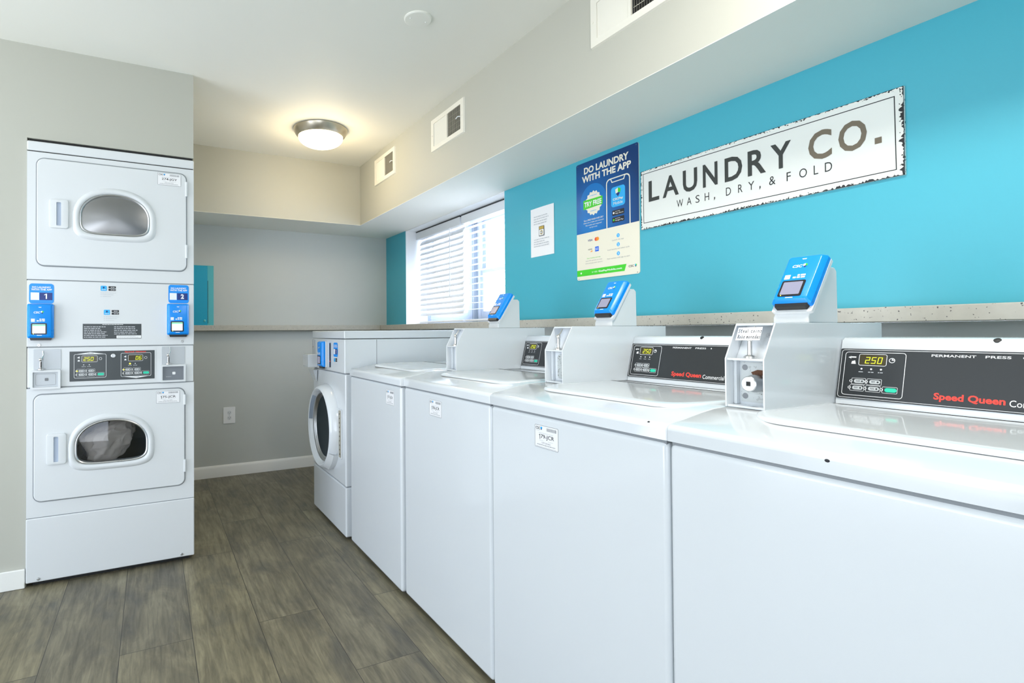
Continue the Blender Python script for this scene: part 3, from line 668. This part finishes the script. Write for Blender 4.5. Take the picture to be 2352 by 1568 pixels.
def add_coin_box(w, style):
    ya, yb = .3285, .2405          # far and near side plates
    Z = DECK
    P = [(-.15, Z+.0005), (-.15, Z+.108), (-.108, Z+.186), (.33, Z+.186), (.33, Z+.0005)]
    c = MB()
    for y in (ya, yb+.004): c.prism(P, y-.004, y, enamel, 'y')
    I = [(-.115, Z+.001), (-.115, Z+.108), (-.075, Z+.18), (-.075, Z+.1855), (.3295, Z+.1855), (.3295, Z+.001)]
    c.prism(I, yb+.004, ya-.004, enamel, 'y')
    c.box(-.148, yb+.004, Z+.104, -.11, ya-.004, Z+.109, enamel).box(-.148, yb+.004, Z+.001, -.11, ya-.004, Z+.006, enamel).box(-.112, yb+.004, Z+.18, -.07, ya-.004, Z+.1855, enamel)
    c.box(-.126, ya-.012, Z+.006, -.115, ya-.004, Z+.104, enamel)
    box = c.build('coin_box', w, bevel=.0012, seg=1)
    yc = (ya+yb)/2
    s = MB(); s.lathe([(0, 0), (.012, 0), (.012, .004), (.008, .007), (.0055, .008), (.0045, .04)], chrome, 16, o=(-.128, yc, Z+.109)); s.sphere((-.128, yc, Z+.152), .0075, chrome, 10)
    s.box(-.1235, yc-.002, Z+.116, -.1225, yc+.003, Z+.146, dark)
    s.tube([(-.127, yc, Z+.155), (-.118, yc-.001, Z+.166), (-.112, yc-.002, Z+.178)], [.003, .0022, .002], chrome, 8); s.build('coin_slide', box)
    FI = frame((-.0955, yc-.012, Z+.146), (0, -1, 0), (.04, 0, .072))
    t = MB(); t.ring(rrect(.0, .01, .016, .02, .0045), rrect(.0008, .0108, .0152, .0192, .004), .0006, ink_lg); t.bars(.004, .012, .012, .018, 1, .0006, ink_lg); t.build('price_mark', box, FI)
    FV = FX(-.115, ya-.004, Z)
    if style == 'lock':
        v = MB(); v.prism(rrect(.013, .012, .072, .1, .001), 0, .002, galv_m)
        for q in (.025, .088): v.flat(circ(.022, q, .0065, 14), .0024, grey_dk)
        v.build('vault_plate', box, FV)
        k = MB(); k.prism(rrect(.03, .03, .072, .08, .003), .002, .0028, vault_m); k.prism([(.036, .078), (.05, .084), (.072, .083), (.072, .072), (.04, .072)], .0028, .0033, rust); k.build('rust_patch', box, FV)
        k = MB(); k.lathe([(.019, .002), (.019, .018), (.0175, .024), (.0175, .0255), (.0165, .028), (.0165, .034), (.015, .0355), (0, .0355)], steel, 28, o=(.05, .055, 0)); k.build('vault_lock', box, FV)
        MB().flat([(.0455, .0505), (.0545, .0505), (.0545, .06), (.0455, .06)], .0359, dark).build('key_hole', box, FV)
        MB().flat(circ(.03, .0, .008, 14, .003), .0, grey_dk).build('lip_hole', box, frame((-.14, ya-.03, Z+.0062), (0, -1, 0), (1, 0, 0)))
    elif style == 'plate':
        v = MB(); v.prism(rrect(.012, .008, .072, .1, .004), 0, .002, enamel); v.prism(rrect(.026, .014, .07, .094, .012), .002, .006, vault_m); v.build('vault_plate', box, FV, bevel=.001)
    else:
        v = MB(); v.prism(rrect(.02, .01, .07, .1, .003), 0, .004, enamel); v.box(.03, .008, .004, .036, .098, .006, mat('tan_stain', (.4, .33, .2), .7)); v.build('vault_plate', box, FV)
    # reader stand on top of the box
    T = [(.012, Z+.186), (.012, Z+.2), (.03, Z+.2277), (.0855, Z+.3093), (.092, Z+.316), (.12, Z+.316), (.13, Z+.308), (.132, Z+.186)]
    sm = MB(); sm.prism(T, yb+.006, ya-.004, plastic_w, 'y'); st = sm.build('reader_stand', w, bevel=.003)
    v = Vector((.085, 0, .125)).normalized(); nrm = Vector((0, -1, 0)).cross(v); base = Vector((.0215, yc-.002, Z+.216))
    card_reader(w, frame(base, (0, -1, 0), v) @ Matrix.Diagonal((.88, .9, .95, 1)))
    return box

XF = .96
def at(y): return (XF+.36, y-.328, 0)
wA = make_washer('white top-load washer with a plain deck, between the front-loader and the row of coin boxes', (XF-.012+.36, 2.102+.33, 0), coin=False)
id_sticker(wA, FX(-.3572, -.165, .797), '177-JCR', .092, .066)
wC = make_washer('white top-load washer with sticker 178-JCR, its console half hidden by a coin box', at(2.098))
add_console(wC)
wD = dup(wC); wD.location = at(1.440); wD['label'] = 'white top-load washer with sticker 179-JCR and a grey vault plate in its coin box'
wE = dup(wC); wE.location = at(.782); wE['label'] = 'nearest white top-load washer, its coin box with a round lock and taped note'
id_sticker(wC, FX(-.3572, .092, .8), '178-JCR'); id_sticker(wD, FX(-.3572, .107, .8), '179-JCR')
add_coin_box(wC, 'open'); add_coin_box(wD, 'plate'); cbE = add_coin_box(wE, 'lock')
# the boxes, readers and consoles do not sit at quite the same place on every machine
for w_, box_x, box_y, rd_x, con_x in ((wC, .0, 0, .06, .1), (wD, .01, 0, .07, .055), (wE, -.022, 0, -.008, .0)):
    for o in list(w_.children):
        k_ = o.name.split('.')[0]
        if k_ == 'coin_box': o.location.x += box_x; o.location.y += box_y
        elif k_ in ('reader_stand', 'card_reader'): o.location.x += rd_x; o.location.y += box_y
        elif k_ == 'console': o.location.x += con_x; o.location.y += box_y

# chipped enamel on the front edges of two top decks
for w_, x, y, z in ((wD, -.356, -.28, .9226), (wE, -.3606, .03, .913)):
    MB().lathe([(.004, 0), (.003, .0009), (0, .0011)], ink, 9).build('paint_chip', w_, frame((x, y, z), (0, -1, 0), (.5 if w_ is wD else 0, 0, 1)) @ Matrix.Diagonal((1, .7, 1, 1)))

# hand-written note taped over the coin slot of the nearest washer
S = { 'S': [[(.9,.9),(.4,1),(.1,.75),(.7,.4),(.5,.05),(0,.1)]], 't': [[(.4,1),(.35,.1),(.7,0)],[(0,.65),(.8,.7)]], 'e': [[(.1,.3),(.7,.4),(.5,.62),(.15,.4),(.3,0),(.8,.1)]],
      'a': [[(.7,.55),(.2,.5),(.1,.1),(.5,.05),(.75,.55),(.75,0)]], 'l': [[(.3,1),(.35,0)]], 'c': [[(.8,.55),(.3,.6),(.1,.2),(.5,0),(.9,.12)]], 'o': [[(.5,.6),(.1,.3),(.4,0),(.8,.3),(.5,.6)]],
      'i': [[(.4,.55),(.4,0)],[(.4,.8),(.42,.85)]], 'n': [[(.1,.55),(.15,0)],[(.15,.4),(.5,.58),(.7,.4),(.75,0)]], 's': [[(.8,.55),(.3,.55),(.7,.25),(.5,0),(.1,.05)]],
      'R': [[(.15,0),(.2,1),(.8,.85),(.6,.5),(.2,.48),(.85,0)]], 'b': [[(.2,1),(.2,0),(.7,.1),(.7,.45),(.2,.4)]], 'm': [[(.05,.55),(.1,0)],[(.1,.4),(.35,.58),(.45,0)],[(.45,.4),(.75,.58),(.9,0)]], 'd': [[(.7,.5),(.2,.4),(.3,0),(.7,.1),(.75,1),(.8,0)]] }
def scrawl(mb, txt, u, v, w, h, n, m):
    for ch in txt:
        if ch == ' ': u += w*.7; continue
        for st in S[ch]:
            for (a, b) in zip(st[:-1], st[1:]):
                A = Vector((u+a[0]*w, v+a[1]*h, n)); B = Vector((u+b[0]*w, v+b[1]*h, n)); d = (B-A); p = Vector((-d.y, d.x, 0)).normalized()*.00042; q = d.normalized()*.0003
                mb.add([A-p-q, B-p+q, B+p+q, A+p-q], [(0, 1, 2, 3)], m)
        u += w*1.16
YN = .782-.328+.281
note = thing('paper_note', 'small hand-written note reading Steal coins, taped inside the nearest coin box', 'note', (XF+.36-.02-.137, YN, DECK+.146))
F = frame((0, 0.031, .002), (-.14, -1, 0), (.02, 0, .05)) 
MB().box(0, 0, 0, .058, .03, .0004, paper).build('sheet', note, F)
b = MB(); scrawl(b, 'Steal coins', .003, .0175, .0046, .0085, .0007, ink); scrawl(b, 'Robe monedas', .004, .004, .0041, .0085, .0007, ink); b.build('handwriting', note, F)
MB().box(-.006, .004, .0008, .012, .034, .001, tape_m).build('tape', note, F)

# ------------------------------------------------------------------ front-loading washer
XL = .938
fl = thing('front_load_washer', 'white front-loading washer with round door at the far end of the row', 'washing machine', (XL+.36, 3.125, 0))
h = .322
MB().box(-.36, -h, .285, .36, h, .893, enamel).build('cabinet', fl, bevel=.008, seg=3)
MB().box(-.36, -h, .014, .36, h, .281, enamel).build('lower_panel', fl, bevel=.008, seg=3)
MB().box(-.35, -h+.008, .02, .35, h-.008, 1.07, groove).build('inner_shell', fl)
for y in (-.27, .27):
    for x in (-.3, .3): MB().lathe([(0, 0), (.022, 0), (.022, .008), (.01, .014), (.01, .03)], rubber, 14, o=(x, y, 0)).build('foot', fl)
MB().box(-.365, -h-.003, .897, .36, h, 1.083, enamel).build('control_housing', fl, bevel=.006)
MB().box(-.366, -h-.003, 1.086, .36, h, 1.13, enamel).build('top_cap', fl, bevel=.006)
MB().box(-.18, -h-.0036, .9, -.177, -h-.002, 1.08, groove).build('side_seam', fl)
F = FX(-.366, h, 0)
MB().prism(rrect(.005, .985, .07, 1.075, .002), 0, .002, grey_met).build('coin_plate', fl, F)
k = MB(); k.prism(rrect(-.01, .905, .12, .985, .004), 0, .06, enamel); k.build('vault_box', fl, F, bevel=.003)
MB().flat(rrect(-.004, .912, .114, .979, .003), .0604, plastic_w).build('vault_door', fl, F)
k = MB(); k.lathe([(.005, .0), (.005, .008), (0, .009)], chrome, 12, o=(.04, 1.03, .002)); k.box(.039, 1.035, .002, .041, 1.066, .004, chrome); k.build('coin_slide', fl, F)
k = MB(); k.prism(rrect(.13, .92, .2, 1.062, .002), 0, .001, black); k.box(.135, .94, .001, .15, 1.05, .0016, pcb); k.build('reader_recess', fl, F)
card_reader(fl, F @ Matrix.Translation((.272, .912, .0)), slot=True, tilt_plate=False)
k = MB(); k.prism(rrect(.375, .918, .398, 1.06, .001), 0, .001, black); k.flat([(.378, .95), (.396, .95), (.396, .957), (.378, .957)], .0014, red_p); k.build('display_strip', fl, F)
def app_sticker(parent, M, num, name='app_sticker', w=.092, h=.09):
    b = MB(); b.prism(rrect(0, 0, w, h, .012), 0, .0006, blue_s); n = .0009
    b.text('DO LAUNDRY', w*.12, h*.77, w*.88, h*.86, n, white_p, bold=.03); b.text('WITH THE APP', w*.08, h*.655, w*.92, h*.745, n, white_p, bold=.03)
    b.flat([(w*.42, h*.18), (w*.94, h*.18), (w*.94, h*.55), (w*.42, h*.55)], n, navy); b.flat([(w*.06, h*.18), (w*.4, h*.18), (w*.4, h*.55), (w*.06, h*.55)], n, white_p)
    
    if num == '1': b.one(w*.6, h*.24, w*.72, h*.5, n+.0003, white_p)
    else: b.text(num, w*.6, h*.24, w*.76, h*.5, n+.0003, white_p, bold=.05)
    return b.build(name, parent, M)
k = app_sticker(fl, F @ Matrix.Translation((.455, .983, .0)), '1', w=.075, h=.08)
k = MB(); k.flat(rrect(.462, .955, .485, .975, .002), .0006, sky_p)
for v in (.967, .956): k.flat(rrect(.492, v, .52, v+.008, .001), .0006, ink)
k.bars(.465, .93, .515, .948, 2, .0006, ink_lg); k.build('app_label', fl, F)
k = MB(); k.prism([(.03, .815), (.1, .815), (.115, .885), (.01, .885)], 0, .004, enamel); k.loft([[(.012, .886, .0), (.113, .886, .0), (.095, .82, .0), (.033, .82, .0)], [(.004, .888, .028), (.12, .888, .028), (.1, .82, .004), (.03, .82, .004)]], enamel, False, True, False); k.build('soap_drawer', fl, F)
MB().bars(.5, .845, .54, .85, 1, .0008, ink_lg).build('badge', fl, FX(-.361, h, 0))
# door: dished ring, glass bowl, gasket
Fd = FX(-.36, 0.02, .565)
dm = MB(); dm.lathe([(.252, -.002), (.252, .008), (.249, .02), (.241, .04), (.232, .053), (.224, .056), (.216, .052), (.208, .038), (.203, .03), (.2, .02), (.198, -.03)], enamel, 56)
door = dm.build('door', fl, Fd)
MB().lathe([(.204, .026), (.199, .031), (.193, .028), (.189, .021), (.184, .023), (.179, .019), (.176, .012)], steel, 48).build('chrome_ring', door)
MB().lathe([(.18, .016), (.165, .011), (.12, .007), (.06, .004), (.0, .0035)], mat('smoked_door_bowl', (.035, .045, .05), .3, spec=.1), 48).build('door_glass', door); MATS['smoked_door_bowl'].node_tree.nodes['Principled BSDF'].inputs['IOR'].default_value = 1.15
pl_ = MB(); L0, L1 = [], []
for i in range(13):
    a = R(125+50*i/12); L0.append((a, .2045)); L1.append((a, .2165))
pts = [(r*math.cos(a), r*math.sin(a), .03) for a, r in L0]+[(r*math.cos(a), r*math.sin(a), .05) for a, r in reversed(L1)]
pl_.add([(p[0]*.985, p[1]*.985, p[2]+.0035) for p in pts], [tuple(range(len(pts)))], mat('grey_handle_recess', (.3, .36, .45), .4)); pl_.build('door_handle', door)
MB().loft([[(.235*math.cos(R(a)), .235*math.sin(R(a)), .058), (.258*math.cos(R(a)), .258*math.sin(R(a)), .03), (.259*math.cos(R(a)), .259*math.sin(R(a)), .0)] for a in range(-62, -28, 4)], plastic_w, smooth=True).build('door_hinge_cover', door)
k = MB(); k.prism(rrect(.53, .425, .588, .695, .004), 0, .006, enamel); k.prism(rrect(.548, .432, .584, .69, .001), .006, .0075, mat('tan_metal_strip', (.42, .4, .33), .5, .3))
for i in range(10): k.flat(circ(.566, .45+.0245*i, .005, 10), .008, dark)
k.build('hinge_strip', fl, FX(-.361, h, 0))

# ------------------------------------------------------------------ stacked dryers
DX, DY, DW = -.1527, 2.9257, .3425
dr = thing('stacked_dryer', 'tall white stacked pair of coin dryers set into the left wall', 'dryer', (DX, DY+.4, 0))
def opening(z0, z1, a0, a1, b0, b1, m, name):      # a front section with a hole for the drum
    s = MB(); f = -.4; bk = -.36
    s.box(-DW, f, z0, -DW+a0, bk, z1, m).box(-DW+a1, f, z0, DW, bk, z1, m).box(-DW+a0, f, z0, -DW+a1, bk, b0, m).box(-DW+a0, f, b1, -DW+a1, bk, z1, m)
    return s.build(name, dr, bevel=.0)
c = MB(); c.box(-DW, -.36, .02, -DW+.01, .4, 1.985, enamel_d).box(DW-.01, -.36, .02, DW, .4, 1.985, enamel_d).box(-DW+.01, .39, .02, DW-.01, .4, 1.985, enamel_d).box(-DW+.01, -.36, 1.975, DW-.01, .39, 1.985, enamel_d).box(-DW+.01, -.36, .02, DW-.01, .39, .03, enamel_d)
c.build('cabinet', dr)
for z0, z1, m_ in ((.3, .312, groove), (.876, .886, groove), (1.058, 1.068, groove), (1.36, 1.37, groove), (1.936, 1.946, dark)): MB().box(-DW+.003, -.3965, z0, DW-.003, -.37, z1, m_).build('seam', dr)
MB().box(-DW+.005, -.37, 1.987, DW-.004, .3, 2.002, dark).build('top_gap_shade', dr)  # dark slab added to paint the shade in the gap above the dryer
MB().box(-DW+.02, -.37, .0, DW-.02, .36, .024, dark).build('base_shade', dr)  # dark box standing in for the shadow under the dryer
k = MB(); k.box(-DW-.001, -.404, .022, DW+.001, -.38, .304, enamel_d); lp = k.build('lower_panel', dr, bevel=.005, seg=3)
for u in (.046, .629):
    k = MB(); k.lathe([(.007, -.405), (.005, -.408), (.0, -.4085)], steel, 12, axis='y', o=(-DW+u, 0, .036)); k.build('panel_screw', lp)
for x in (-.28, .28):
    for y in (-.34, .33): MB().lathe([(0, 0), (.024, 0), (.024, .01), (.011, .014), (.011, .03)], rubber, 14, o=(x, y, 0)).build('foot', dr)
opening(.307, .8785, .1, .57, .42, .8, enamel_d, 'lower_front')
opening(1.367, 1.9385, .12, .6, 1.46, 1.88, enamel_d, 'upper_front')
k = MB(); k.box(-DW+.002, -.399, .883, DW-.002, -.37, 1.061, enamel_d); fas = k.build('control_fascia', dr, bevel=.003)
k = MB(); k.box(-DW, -.4, 1.065, DW, -.37, 1.363, enamel_d); mid = k.build('middle_panel', dr, bevel=.003)
k = MB(); k.box(-DW-.001, -.401, 1.943, DW+.001, .3, 1.9865, enamel_d); k.build('top_cap', dr, bevel=.006, seg=3)

def dpoly(u0, u1, v0, v1, g=0, n=48):    # arched window outline, flat bottom
    u0 -= g; u1 += g; v0 -= g; v1 += g; cx = (u0+u1)/2; hw = (u1-u0)/2; hy = v0+(v1-v0)*.42; P = []
    for i in range(n):
        a = 2*math.pi*i/n; c_, s_ = math.cos(a), math.sin(a)
        if s_ >= 0: e = 2.15; x = hw*abs(c_)**(2/e)*(1 if c_ > 0 else -1); y = hy+(v1-hy)*abs(s_)**(2/e)
        else: e = 4.5; x = hw*abs(c_)**(2/e)*(1 if c_ > 0 else -1); y = hy-(hy-v0)*abs(s_)**(2/e)
        P.append((cx+x, y))
    return P
def ray_hit(dirs, poly, c):      # where rays from c in the given directions leave the outline
    Q = []; n = len(poly); A = [(p[0]-c[0], p[1]-c[1]) for p in poly]
    for (dx, dy) in dirs:
        best = 0
        for i in range(n):
            a = A[i]; b = A[(i+1) % n]; ex, ey = b[0]-a[0], b[1]-a[1]; den = dx*ey-dy*ex
            if abs(den) < 1e-12: continue
            t = (a[0]*ey-a[1]*ex)/den; q = (a[0]*dy-a[1]*dx)/den
            if t > 0 and -1e-6 <= q <= 1+1e-6: best = max(best, t)
        Q.append((c[0]+dx*best, c[1]+dy*best))
    return Q
def dryer_door(z, w, han, hinges, stick, code, gm):
    F = FY(-DW, -.4, 0); u0, v0, u1, v1 = z; a0, b0, a1, b1 = w
    g_ = MB(); g_.ring(rrect(u0-.004, v0-.005, u1+.004, v1+.005, .034, 8), rrect(u0+.02, v0+.02, u1-.02, v1-.02, .03, 8), .0012, groove); g_.build('door_gap', dr, F)
    cc = ((a0+a1)/2, b0+(b1-b0)*.45)
    ang = sorted([2*math.pi*i/88+.001 for i in range(88)]+[math.atan2(p[1]-cc[1], p[0]-cc[0]) % (2*math.pi) for p in rrect(u0, v0, u1, v1, .03, 6)])
    dirs = [(math.cos(a), math.sin(a)) for a in ang]
    def pol(g): return ray_hit(dirs, dpoly(a0, a1, b0, b1, g, 120), cc)
    def L(P, n): return [(p[0], p[1], n) for p in P]
    P0 = pol(.028)
    # door skin: rounded rectangle with the hole, then the raised window surround
    s = MB()
    out = ray_hit(dirs, rrect(u0, v0, u1, v1, .03, 8), cc)
    out2 = ray_hit(dirs, rrect(u0+.003, v0+.003, u1-.003, v1-.003, .028, 8), cc)
    s.loft([L(out, .0015), L(out, .006), L(out2, .009), L(P0, .009)], enamel_d, smooth=False)
    s.loft([L(P0, .009), L(pol(.024), .014), L(pol(.018), .0185), L(pol(.01), .0195), L(pol(.003), .017), L(pol(0), .012), L(pol(-.002), -.05)], enamel_d, smooth=True)
    d = s.build('door', dr, F, auto=40)
    k = MB(); k.loft([L(pol(-.0005), .013), L(pol(-.004), .0145), L(pol(-.008), .012), L(pol(-.009), .004)], steel); k.build('window_gasket', d)
    k = MB(); Q = [pol(-.006)]; loops = [L(pol(-.006), .008)]
    for t, n in ((.8, .012), (.55, .016), (.3, .018), (.05, .019)): loops.append([(cc[0]+(p[0]-cc[0])*t, cc[1]+(p[1]-cc[1])*t, n) for p in pol(-.006)])
    k.loft(loops, gm, False, True); k.build('window_glass', d)
    h0, g0, h1, g1 = han; s0, t0, s1, t1 = han[0]+.028, han[1]+.012, han[0]+.046, han[3]-.014
    k = MB(); A = rrect(h0, g0, h1, g1, .01); B = rrect(s0, t0, s1, t1, .004)
    k.loft([L(A, .009), L([(p[0]*.94+.06*(h0+h1)/2, p[1]*.97+.03*(g0+g1)/2) for p in A], .018), L([(p[0]*.9+.1*s0, p[1]) for p in rrect(h0+.008, g0+.008, h1-.004, g1-.008, .008)], .0195), L(B, .019), L(B, .0095)], plastic_w, smooth=False); k.flat(B, .0097, mat('shaded_pocket', (.5, .58, .72), .5)); k.build('door_handle', d)  # white pocket floor tinted blue, its shade painted in
    for (q0, q1) in hinges: MB().tube([(u1+.001, q0, .008), (u1+.001, q1, .008)], .006, enamel_d, 10).build('hinge', d)
    id_sticker(d, Matrix.Translation((stick[0], stick[1], .0092)), code, .104, .06)
    return d
dryer_door((.037, 1.430, .650, 1.910), (.2, 1.582, .488, 1.776), (.084, 1.599, .159, 1.731), ((1.80, 1.872), (1.494, 1.559)), (.522, 1.845), '274-JGY', glass_up)
dryer_door((.028, .377, .642, .850), (.182, .52, .481, .723), (.075, .536, .152, .675), ((.77, .82), (.44, .5)), (.516, .782), '175-JCR', glass_lo)
def drum(cz, cu, r=.265):
    m = MB(); m.lathe([(r, -.365), (r, .1), (r*.97, .12), (0, .13)], drum_m, 48, axis='y', o=(-DW+cu, 0, cz))
    for i in range(3):
        a = R(90+120*i); m.tube([(-DW+cu+(r-.02)*math.cos(a), -.34, cz+(r-.02)*math.sin(a)), (-DW+cu+(r-.02)*math.cos(a), .1, cz+(r-.02)*math.sin(a))], .025, drum_m, 8)
    return m.build('drum', dr)
drum(1.67, .344, .235); drum(.61, .333, .225)

# laundry lying in the lower drum
random.seed(11)
bm = bmesh.new(); bmesh.ops.create_icosphere(bm, subdivisions=5, radius=1)
from mathutils import noise
for v in bm.verts:
    p = v.co.copy(); q = p*1.3+Vector((3, 1, 2))
    d = 1+.28*noise.noise(q*1.2)+.16*(1-abs(noise.noise(q*3.1)))-.1+.05*(1-abs(noise.noise(q*7.3)))
    v.co = Vector((p.x*.092*d, p.y*.075*d, p.z*.1*d))
    v.co.x += .35*v.co.z+.02*noise.noise(q*2.3); v.co.z = max(v.co.z, -.1)
me = bpy.data.meshes.new('laundry'); bm.to_mesh(me); bm.free(); me.materials.append(cloth)
for p_ in me.polygons: p_.use_smooth = True
lo = bpy.data.objects.new('laundry', me); COL.objects.link(lo); lo.location = (DX-DW+.315, DY+.08, .615)
tag(lo, 'crumpled taupe laundry seen through the lower dryer door window', 'laundry')

# middle panel: stickers, readers, instructions
F = FY(-DW, -.4, 0)
app_sticker(mid, F @ Matrix.Translation((.009, 1.258, .0004)), '1'); app_sticker(mid, F @ Matrix.Translation((.57, 1.27, .0004)), '2')
card_reader(dr, F @ Matrix.Translation((.054, 1.1, 0)), lit=True, tilt_plate=False); card_reader(dr, F @ Matrix.Translation((.612, 1.11, 0)), lit=True, tilt_plate=False)
for (u, v) in ((.283, 1.322), (.296, 1.21)):
    b = MB(); n = .0008; b.flat(rrect(u, v, u+.025, v+.024, .004), n, sky_p); shield(b, u+.0125, v+.015, .01, n+.0002, navy, navy, navy); b.bars(u+.004, v+.003, u+.021, v+.008, 1, n+.0002, white_p, 0)
    for q in (.013, .001): b.flat(rrect(u+.032, v+q, u+.062, v+q+.0095, .002), n, ink); b.bars(u+.041, v+q+.002, u+.06, v+q+.007, 1, n+.0002, white_p, .1)
    for i in range(3): b.flat(circ(u+.002, v-.009-.0085*i, .0016, 8), n, ink_lg); b.bars(u+.008, v-.011-.0085*i, u+.065-.012*i, v-.007-.0085*i, 1, n, ink_lg, 0)
    b.build('app_label', mid, F)
b = MB(); b.prism(rrect(.212, 1.098, .452, 1.168, .001), 0, .0006, panel_d); n = .0009
b.bars(.217, 1.102, .322, 1.158, 7, n, ink_lg, .4); b.bars(.338, 1.116, .448, 1.158, 5, n, ink_lg, .3); b.bars(.29, 1.162, .375, 1.167, 1, n, white_p, 0); b.flat([(.348, 1.1), (.451, 1.1), (.451, 1.113), (.348, 1.113)], n, white_p); b.bars(.352, 1.102, .448, 1.111, 2, n+.0002, ink_lg)
b.build('instruction_label', mid, F)
for u, v in ((.046, 1.072), (.63, 1.082)): MB().lathe([(.0065, 0), (.0065, .002), (.003, .0025), (0, .0015)], steel, 14, o=(u, v, 0)).build('panel_lock', mid, F)
# control fascia
F = FY(-DW, -.399, 0)
b = MB(); b.prism(rrect(.155, .899, .516, 1.046, .002), 0, .001, enamel_d); b.prism(rrect(.161, .904, .509, 1.041, .001), .001, .0018, panel_d); n = .0021
for u, up in ((.178, 1), (.366, 0)):
    b.line(u, .918, u+.128, 1.028 if up else 1.03, .0014, n, white_p)
    b.text('UPPER' if up else 'LOWER', u+.052, 1.0295 if up else .9125, u+.076, 1.0335 if up else .9165, n, white_p)
    if up: b.flat([(u+.01, 1.0285), (u+.118, 1.0285), (u+.064, 1.037)], n-.0001, white_p); b.text('UPPER', u+.05, 1.03, u+.078, 1.0335, n+.0002, ink)
    else: b.flat([(u+.118, .9185), (u+.01, .9185), (u+.064, .909)], n-.0001, white_p); b.text('LOWER', u+.05, .9128, u+.078, .9162, n+.0002, ink)
    b.line(u+.03, .991, u+.093, 1.021, .0012, n+.0002, white_p); b.ring(circ(u+.105, 1.006, .006, 16), circ(u+.105, 1.006, .0048, 16), n, white_p)
    b.flat([(u+.012, 1.012), (u+.022, 1.018), (u+.022, 1.008)], n, white_p); b.flat([(u+.014, .995), (u+.023, .995), (u+.022, 1.002), (u+.016, 1.002)], n, white_p)
    for q in (.038, .06): b.flat(circ(u+q, .979, .0022, 8), n, white_p); b.bars(u+q-.008, .968, u+q+.008, .973, 1, n, ink_lg, 0)
    for (p, q) in ((.028, .951), (.066, .951), (.028, .934), (.066, .934), (.103, .934)): key_print(b, u+p, q, .028, .0115, n)
    if not up: b.flat(circ(u+.038, .979, .004, 10), n+.0003, lamp_y)
    b.flat(circ(u+.012, .951, .004, 4), n+.0003, lamp_y)
b.flat([(.382, 1.0305), (.472, 1.0305), (.472, 1.037), (.382, 1.037)], n, panel_d); b.text('Speed Queen', .382, 1.031, .472, 1.0385, n+.0003, red_p, bold=.05)
cp = b.build('control_panel', fas, F)
for u, t_ in ((.178, '250'), (.366, '06')):
    s = MB(); s.flat(rrect(u+.032, .993, u+.091, 1.019, .002), n+.0004, disp); a = u+.036 if t_ == '250' else u+.06
    seven(s, t_, a, .997, a+.014*len(t_), 1.014, n+.0007, digit); s.build('display', fas, F)
    Fk = F @ Matrix.Translation((0, 0, .0018))
    for (p, q) in ((.03, .951), (.068, .951), (.03, .934), (.068, .934)): key(fas, Fk, u+p, q, .024, .01, grey_btn)
    key(fas, Fk, u+.106, .934, .026, .011, green_btn, 'start_key')
MB().lathe([(.01, .001), (.01, .004), (.008, .0055), (.004, .0055), (.003, .004), (0, .004)], steel, 18, o=(.335, 1.018, 0)).build('key_lock', fas, F)
for u0, du in ((.025, 0), (.54, .515)):
    dv = .008 if du else 0
    MB().prism(rrect(u0, .963+dv, u0+.104, 1.053+dv*.4, .003), 0, .002, grey_met).build('coin_plate', fas, F, bevel=.0008)
    k = MB(); q = u0+.03; k.lathe([(0, .963), (.013, .963), (.013, .967), (.008, .97), (.005, .971), (.0045, 1.0)], chrome, 16, axis='z')
    k.v = [(q+a, c+dv, .013+b_) for a, b_, c in k.v]
    k.sphere((q-.002, 1.008+dv, .013), .0075, chrome, 10); k.tube([(q+.001, 1.01+dv, .012), (q+.008, 1.028+dv, .008), (q+.006, 1.046+dv, .006)], [.003, .0024, .002], chrome, 8); k.box(q-.0015, .972+dv, .017, q+.003, .998+dv, .019, dark); k.build('coin_slide', fas, F)
    k = MB(); k.ring(rrect(u0+.05, 1.028+dv, u0+.07, 1.038+dv, .0045), rrect(u0+.051, 1.029+dv, u0+.069, 1.037+dv, .004), .0024, ink_lg); k.bars(u0+.055, 1.031+dv, u0+.065, 1.035+dv, 1, .0024, ink_lg, 0); k.build('price_mark', fas, F)
    a = u0-.009 if not du else u0-.005
    k = MB(); A = rrect(a, .876+dv, a+.112, .96+dv, .003); B = rrect(a+.009, .885+dv, a+.103, .952+dv, .002); L = lambda P, n: [(p[0], p[1], n) for p in P]
    k.loft([L(A, 0), L(A, .016), L(B, .016), L(B, .006)], enamel_d, smooth=False); vb = k.build('vault_frame', fas, F)
    k = MB(); k.flat(B, .0062, grey_met if not du else mat('vault_steel', (.2, .22, .25), .4, .3, wear=.1)); k.line(a+.018, .893+dv, a+.094, .944+dv, .001, .0066, grey_dk); k.flat(rrect(a+.052, .912+dv, a+.066, .925+dv, .003), .0068, grey_dk if not du else white_p); k.bars(a+.024, .9+dv, a+.05, .904+dv, 1, .0068, ink_lg); k.build('vault_door', vb)
